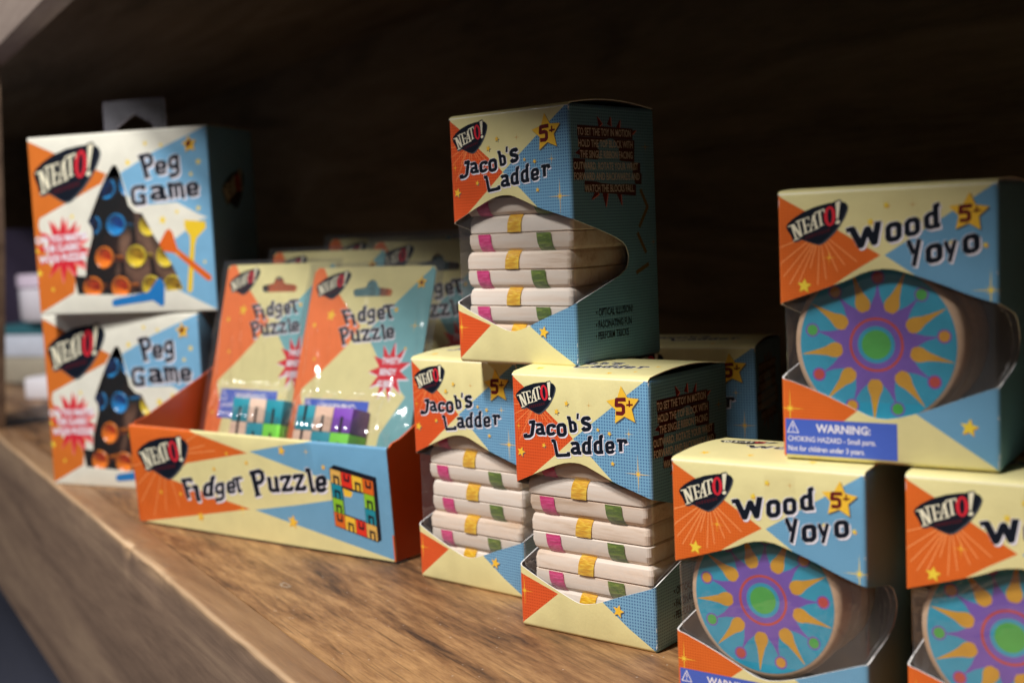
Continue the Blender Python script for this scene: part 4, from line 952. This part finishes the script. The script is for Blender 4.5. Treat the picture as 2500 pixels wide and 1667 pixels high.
# ------------------------------------------------------------------ bagged fidget puzzle cards
CW, CH = 98.0, 160.0
quad2 = [(757, 643), (1050, 642), (634.9, 1271.8), (930.9, 1315.9)]
fC = homography(quad2, CW, CH, 0, 0); Z3 = zoomed(fC, 480, 560, 2.8)
def rounded(x0, y0, x1, y1, r, n=4):
    out = []
    for cx, cy, a0 in ((x1 - r, y1 - r, 0), (x0 + r, y1 - r, 90), (x0 + r, y0 + r, 180), (x1 - r, y0 + r, 270)):
        for k in range(n + 1): a = R(a0 + 90 * k / n); out.append((cx + r * math.cos(a), cy + r * math.sin(a)))
    return out
def card_map(x, z):
    b = .6 * math.sin(math.pi * x / CW); return Vector((x / 1e3, -b / 1e3, z / 1e3)), Vector((0, -1, 0))
def make_card(label, group, puzzle=True):
    root = empty('bagged_card', (0, 0, 0), 0, label, 'packaged card', group)
    sh = [(rounded(0, 0, CW, CH, 3), 'cream_card')]
    cl = lambda poly: [(min(max(x, 0), CW), min(max(y, 0), CH)) for x, y in poly]
    sh.append((cl([(3, CH), Z3(835, 235), Z3(860, 300), Z3(990, 505), Z3(1075, 640), Z3(985, 770), Z3(820, 930), Z3(665, 1065), Z3(655, 1110), Z3(668, 1200), Z3(700, 1300), (10, 30), (0, 25), (0, CH - 3)]), 'coral_card'))
    sh.append((cl([(CW, CH - 3), (CW - 3, CH), Z3(1555, 255), Z3(1330, 470), Z3(1140, 660), Z3(1130, 720), Z3(1190, 860), Z3(1290, 1015), Z3(1365, 1130), Z3(1190, 1380), (70, 20), (90, 0), (CW, 0)]), 'teal_card'))
    hole = [Z3(*q) for q in ((1030, 405), (1040, 385), (1120, 372), (1135, 335), (1165, 320), (1190, 335), (1205, 375), (1285, 385), (1298, 405), (1285, 435), (1040, 435))]
    for q, rr in (((878, 560), 4.0), ((760, 625), 2.0), ((1320, 530), 2.0), ((755, 860), 1.6), ((1375, 797), 1.4), ((1432, 900), 2.4), ((610, 1300), 1.6)): sh.append((star(Z3(*q), rr, .2), 'yellow_ink'))
    sh.append((sparkle(Z3(1440, 640), 5.0), 'yellow_ink'))
    c = Z3(1262, 950)
    sh += [(star((c[0] + .7, c[1] - .7), 18, .1, .52, 11, .9), 'white_ink'), (star(c, 17.5, .1, .52, 11, .9), 'red_ink')]
    ink = 'card_edge'
    sheet('card', root, sh + [(hole, None)], card_map, [((CW * i / 6, 0), (CW * i / 6, CH)) for i in range(1, 6)], 0, .0004, 'board_white')
    sheet('logo', root, logo_shapes(Z3(778, 360), Z3(1015, 290), Z3(885, 445)), card_map, (), .00008)
    g = [('F', (962, 630), (1035, 620), (942, 528)), ('i', (1012, 635), (1052, 628), (1005, 560)), ('d', (1056, 612), (1118, 606), (1060, 505)), ('g', (1122, 630), (1184, 615), (1122, 528)), ('e', (1192, 600), (1248, 594), (1188, 522)), ('t', (1240, 595), (1310, 588), (1232, 498)),
         ('P', (938, 775), (1008, 755), (925, 655)), ('u', (1008, 752), (1078, 745), (1004, 668)), ('z', (1080, 745), (1148, 740), (1078, 662)), ('z', (1150, 738), (1212, 733), (1148, 656)), ('l', (1214, 738), (1252, 732), (1208, 634)), ('e', (1250, 730), (1308, 722), (1246, 655))]
    sheet('lettering', root, title(g, Z3, (.7, -.8)), card_map, (), .00009)
    sheet('age_badge', root, age_badge(Z3(1492, 345), 4.2, five=False) + [(circle(Z3(1492, 345), 1.4, 10), 'maroon_ink')], card_map, (), .00008)
    tr = [(*text_tris(t, 3.6, *Z3(*q), sx=.75, bold=.04, rot=.03), 'white_ink', .00004) for t, q in (("TWISTY", (1280, 880)), ("BENDY", (1255, 955)), ("CUBES!", (1235, 1035)))]
    x0, yt = Z3(690, 1128); x1 = Z3(1128, 1150)[0]; yb = yt - 19; w, h = x1 - x0, 19
    tr2 = [(*text_tris('WARNING:', h * .22, x0 + w * .55, yt - h * .23, sx=.95, bold=.03), 'white_ink', .00004), (*text_tris('CHOKING HAZARD - Small parts.', h * .15, x0 + w * .03, yt - h * .55, 'LEFT', .75), 'white_ink', .00004), (*text_tris('Not for children under 3 years.', h * .15, x0 + w * .03, yt - h * .82, 'LEFT', .75), 'white_ink', .00004)]
    A = np.array([x0 + w * .07, yt - h * .22]); k = h * .15
    sheet('warning_label', root, [(rect(x0, yb, x1, yt), 'label_blue')] + [(s, 'white_ink') for s in stroke([A + (-k, -k), A + (k, -k), A + (0, k)], k * .18, True)], card_map, [((x0 + w * i / 10, yb), (x0 + w * i / 10, yt)) for i in range(1, 10)], .00007, tris=tr2)
    sheet('printed_burst', root, [], card_map, (), .00007, tris=tr)
    return root
def bag(root, seed, thick=17.0):
    nx, nz = 96, 72; creases = [(6 + seed % 2 * 2, 2.4, 105, 55, -.10), (18 + seed * 1.3, 2.8, 92, 30, -.22), (CW - 1, 2.6, 100, 75, -.12), (CW - 12 - seed, 2.2, 66, 30, -.30), (34 + 9 * seed, 2.2, 148, 16, -.45)]; verts, faces = [], []
    x0, x1, z1 = -5.5, CW + 5.5, CH + 3.0
    for side in (0, 1):
        for j in range(nz + 1):
            for i in range(nx + 1):
                u, v = i / nx, j / nz; e = (4 * u * (1 - u)) ** .45 * min(1, (1 - v) * 4)
                puff = 1.2 + (thick if side == 0 else 1.0) * max(0, min(1, (.50 - v) / .14)) ** .8 * (1 if side == 0 else .2) * min(1, 6 * u * (1 - u) + .1)
                x, z = x0 + (x1 - x0) * u, z1 * v
                w = noise.fractal(Vector((x * .035 + seed * 9, z * .022, side * 5 + seed)), .8, 2.0, 3) * 2.2
                w += max(0, noise.noise(Vector((x * .16 + z * .03, z * .025, seed * 3 + side)))) * 1.2
                for xc, A, zc, zr, sl in creases:   # long folds in the film
                    xx = x - xc - sl * (z - zc) - 2.0 * noise.noise(Vector((z * .035, xc, seed)))
                    w = abs(w) + A * math.exp(-(xx / 2.3) ** 2) * max(0, 1 - ((z - zc) / zr) ** 2)
                w = abs(w) * min(1, (1 - v) * 6); off = (puff + w) * e
                edge = (1 - e) * noise.noise(Vector((z * .12, seed, u * 3))) * 1.6
                verts.append(((x + edge * .6) / 1e3, (-off if side == 0 else off * .6 + .5) / 1e3 - (.6 * math.sin(math.pi * u) / 1e3 if side == 0 else 0), z / 1e3))
    st_ = (nx + 1) * (nz + 1)
    for side in (0, 1):
        for j in range(nz):
            for i in range(nx):
                a = side * st_ + j * (nx + 1) + i; faces.append((a, a + 1, a + nx + 2, a + nx + 1))
    o = link_mesh('plastic_bag', verts, faces, 'bag_film', root, smooth=70)
    return o
# cube puzzles in the bags
def cube_mesh(mat, slot):
    s = 14.6; bm = bmesh.new(); bmesh.ops.create_cube(bm, size=s / 1e3)
    bmesh.ops.bevel(bm, geom=list(bm.edges), offset=.00045, segments=2, affect='EDGES', profile=.5)
    me = bpy.data.meshes.new('puzzle_cube'); bm.to_mesh(me); bm.free(); me.materials.append(MATS[mat]); me.shade_smooth(); me.set_sharp_from_angle(angle=R(30)); return me
CUBES = {m: cube_mesh(m, 1) for m in ('cube_teal', 'cube_natural', 'cube_purple', 'cube_green')}
def slot_mesh():
    v, f = box_verts(-.0009, .0009, -.0004, .0004, -.0073, .0020); me = bpy.data.meshes.new('elastic_slot'); me.from_pydata(v, [], f); me.materials.append(MATS['cube_slot']); return me
SLOT = slot_mesh()
def make_cube_puzzle(label, group, order):
    root = empty('cube_puzzle', (0, 0, 0), 0, label, 'puzzle', group); s = .0147
    for (i, j, k), m, up in order:
        o = bpy.data.objects.new('puzzle_cube', CUBES[m]); COL.objects.link(o); o.parent = root
        o.location = ((i + .5) * s, -(.5 + k) * s, (j + .5) * s); o.rotation_euler = (0, R(random.uniform(-1.2, 1.2)), R(random.uniform(-1.5, 1.5)))
        if k == 1 or True:
            t = bpy.data.objects.new('elastic_slot', SLOT); COL.objects.link(t); t.parent = o; t.location = (0, -.0073, 0); t.rotation_euler = (0, 0 if up else math.pi, 0)
    return root
T_, N_, U_, G_ = 'cube_teal', 'cube_natural', 'cube_purple', 'cube_green'
ord2 = [((0, 3, 0), T_, 0), ((1, 3, 0), N_, 1), ((2, 3, 0), U_, 1), ((0, 2, 0), N_, 0), ((1, 2, 0), T_, 1), ((2, 2, 0), G_, 1), ((0, 1, 0), U_, 1), ((1, 1, 0), G_, 0), ((2, 1, 0), N_, 1), ((0, 0, 0), G_, 1), ((1, 0, 0), N_, 1), ((2, 0, 0), T_, 0)]
ord1 = [((0, 3, 0), T_, 1), ((1, 3, 0), N_, 1), ((2, 3, 0), T_, 1), ((0, 2, 0), N_, 0), ((1, 2, 0), T_, 1), ((2, 2, 0), G_, 1), ((0, 1, 0), U_, 1), ((1, 1, 0), G_, 0), ((2, 1, 0), N_, 1), ((0, 0, 0), G_, 1), ((1, 0, 0), N_, 1), ((2, 0, 0), T_, 0)]
def tray_matrix(yaw, lean_, bx, by):
    Tm = Matrix.Translation((TX, TY, 0)) @ Matrix.Rotation(TT, 4, 'Z') @ Matrix.Translation((bx, by, .0042)) @ Matrix.Rotation(yaw - TT, 4, 'Z') @ Matrix.Rotation(-lean_, 4, 'X'); return Tm
CARDS = [(-.629, .3250, .0925, .0230, 1), (-.627, .2750, .0085, .0345, 1), (-.625, .3000, .0080, .0700, 0), (-.600, .2700, .1000, .0760, 0), (-.615, .2700, .0400, .0960, 0)]
C_LABELS = ["front right bagged Fidget Puzzle card with red burst and purple cube", "front left bagged Fidget Puzzle card partly covered by the right one", "bagged puzzle card behind the front left one, only its top edge showing", "bagged puzzle card behind the front right one, its top by the ladder box", "rearmost bagged puzzle card in the tray, standing highest"]
C_SCALE = [.985, .99, 1.04, 1.06, 1.08]
c0 = make_card(C_LABELS[0], 'bagged Fidget Puzzle cards')
cards = [c0] + [copy_tree(c0) for _ in range(4)]
for k, (o, (yw, ln, bx, by, pz), l) in enumerate(zip(cards, CARDS, C_LABELS)):
    o['label'] = l; bag(o, k + 1, 18.0 if pz else 4.0); o.matrix_world = tray_matrix(yw, ln, bx, by) @ Matrix.Scale(C_SCALE[k], 4)
pz0 = Z3(652, 1190)[0] / 1e3
for k, (od, l, ux) in enumerate(((ord2, "cube puzzle with teal, natural, purple and green cubes in the front right bag", 21.5), (ord1, "cube puzzle with teal top corner cube in the front left bag", 41.0))):
    o = make_cube_puzzle(l, 'cube puzzles in bags', od); yw, ln, bx, by, _ = CARDS[k]
    o.matrix_world = tray_matrix(yw, ln, bx, by) @ Matrix.Translation((ux / 1e3, -.0010, .0115))

# ================================================================== things further along the shelf
def at_shelf(s, n, z=0): c, d = math.cos(PSI), math.sin(PSI); return (c * s - d * n, d * s + c * n, z)
def far_box(name, label, cat, s, n, z, dims, mat, bev=.002, rz=.3):
    o = bevel_box(name, (-dims[0] / 2, dims[0] / 2, 0, dims[1], 0, dims[2]), mat, None, bev, 2); o.location = at_shelf(s, n, z); o.rotation_euler = (0, 0, rz); o['label'] = label; o['category'] = cat; return o
far_box('shallow_tray', 'low glossy white tray at the far end of the shelf', 'tray', -1.49, .245, 0, (.075, .05, .026), 'tray_white', .004, -.4)
olive = far_box('olive_carton', 'dark olive box at the bottom of the far stack', 'box', -1.70, .262, 0, (.16, .09, .034), 'olive_card', .002, -.4)
pb = far_box('pale_blue_carton', 'pale blue box with teal lid in the far stack', 'box', -1.70, .262, .0345, (.16, .09, .032), 'pale_blue_card', .002, -.4)
v, f = box_verts(-.0815, .0815, -.0015, .0915, .030, .040); lid = link_mesh('lid', v, f, 'teal_lid', pb)
def lathe_obj(name, prof, mat, parent=None, n=40):
    verts = [(r * math.cos(2 * math.pi * k / n), r * math.sin(2 * math.pi * k / n), z) for r, z in prof for k in range(n)]; m = len(prof)
    faces = [(i * n + k, i * n + (k + 1) % n, (i + 1) * n + (k + 1) % n, (i + 1) * n + k) for i in range(m - 1) for k in range(n)] + [tuple(range(n))[::-1], tuple(range((m - 1) * n, m * n))]
    return link_mesh(name, verts, faces, mat, parent, smooth=40)
jar = lathe_obj('white_jar', [(.040, 0), (.043, .004), (.043, .040), (.041, .044)], 'jar_white'); jar.location = at_shelf(-1.70, .295, .0815); jar['label'] = 'shiny white jar on top of the far stack'; jar['category'] = 'jar'
lathe_obj('lid', [(.0445, .0445), (.0445, .058), (.042, .060)], 'lilac_band', jar)
far_box('dark_purple_carton', 'tall dark purple box standing behind the white jar', 'box', -1.90, .31, 0, (.2, .06, .205), 'dark_purple_card', .002, -.5)
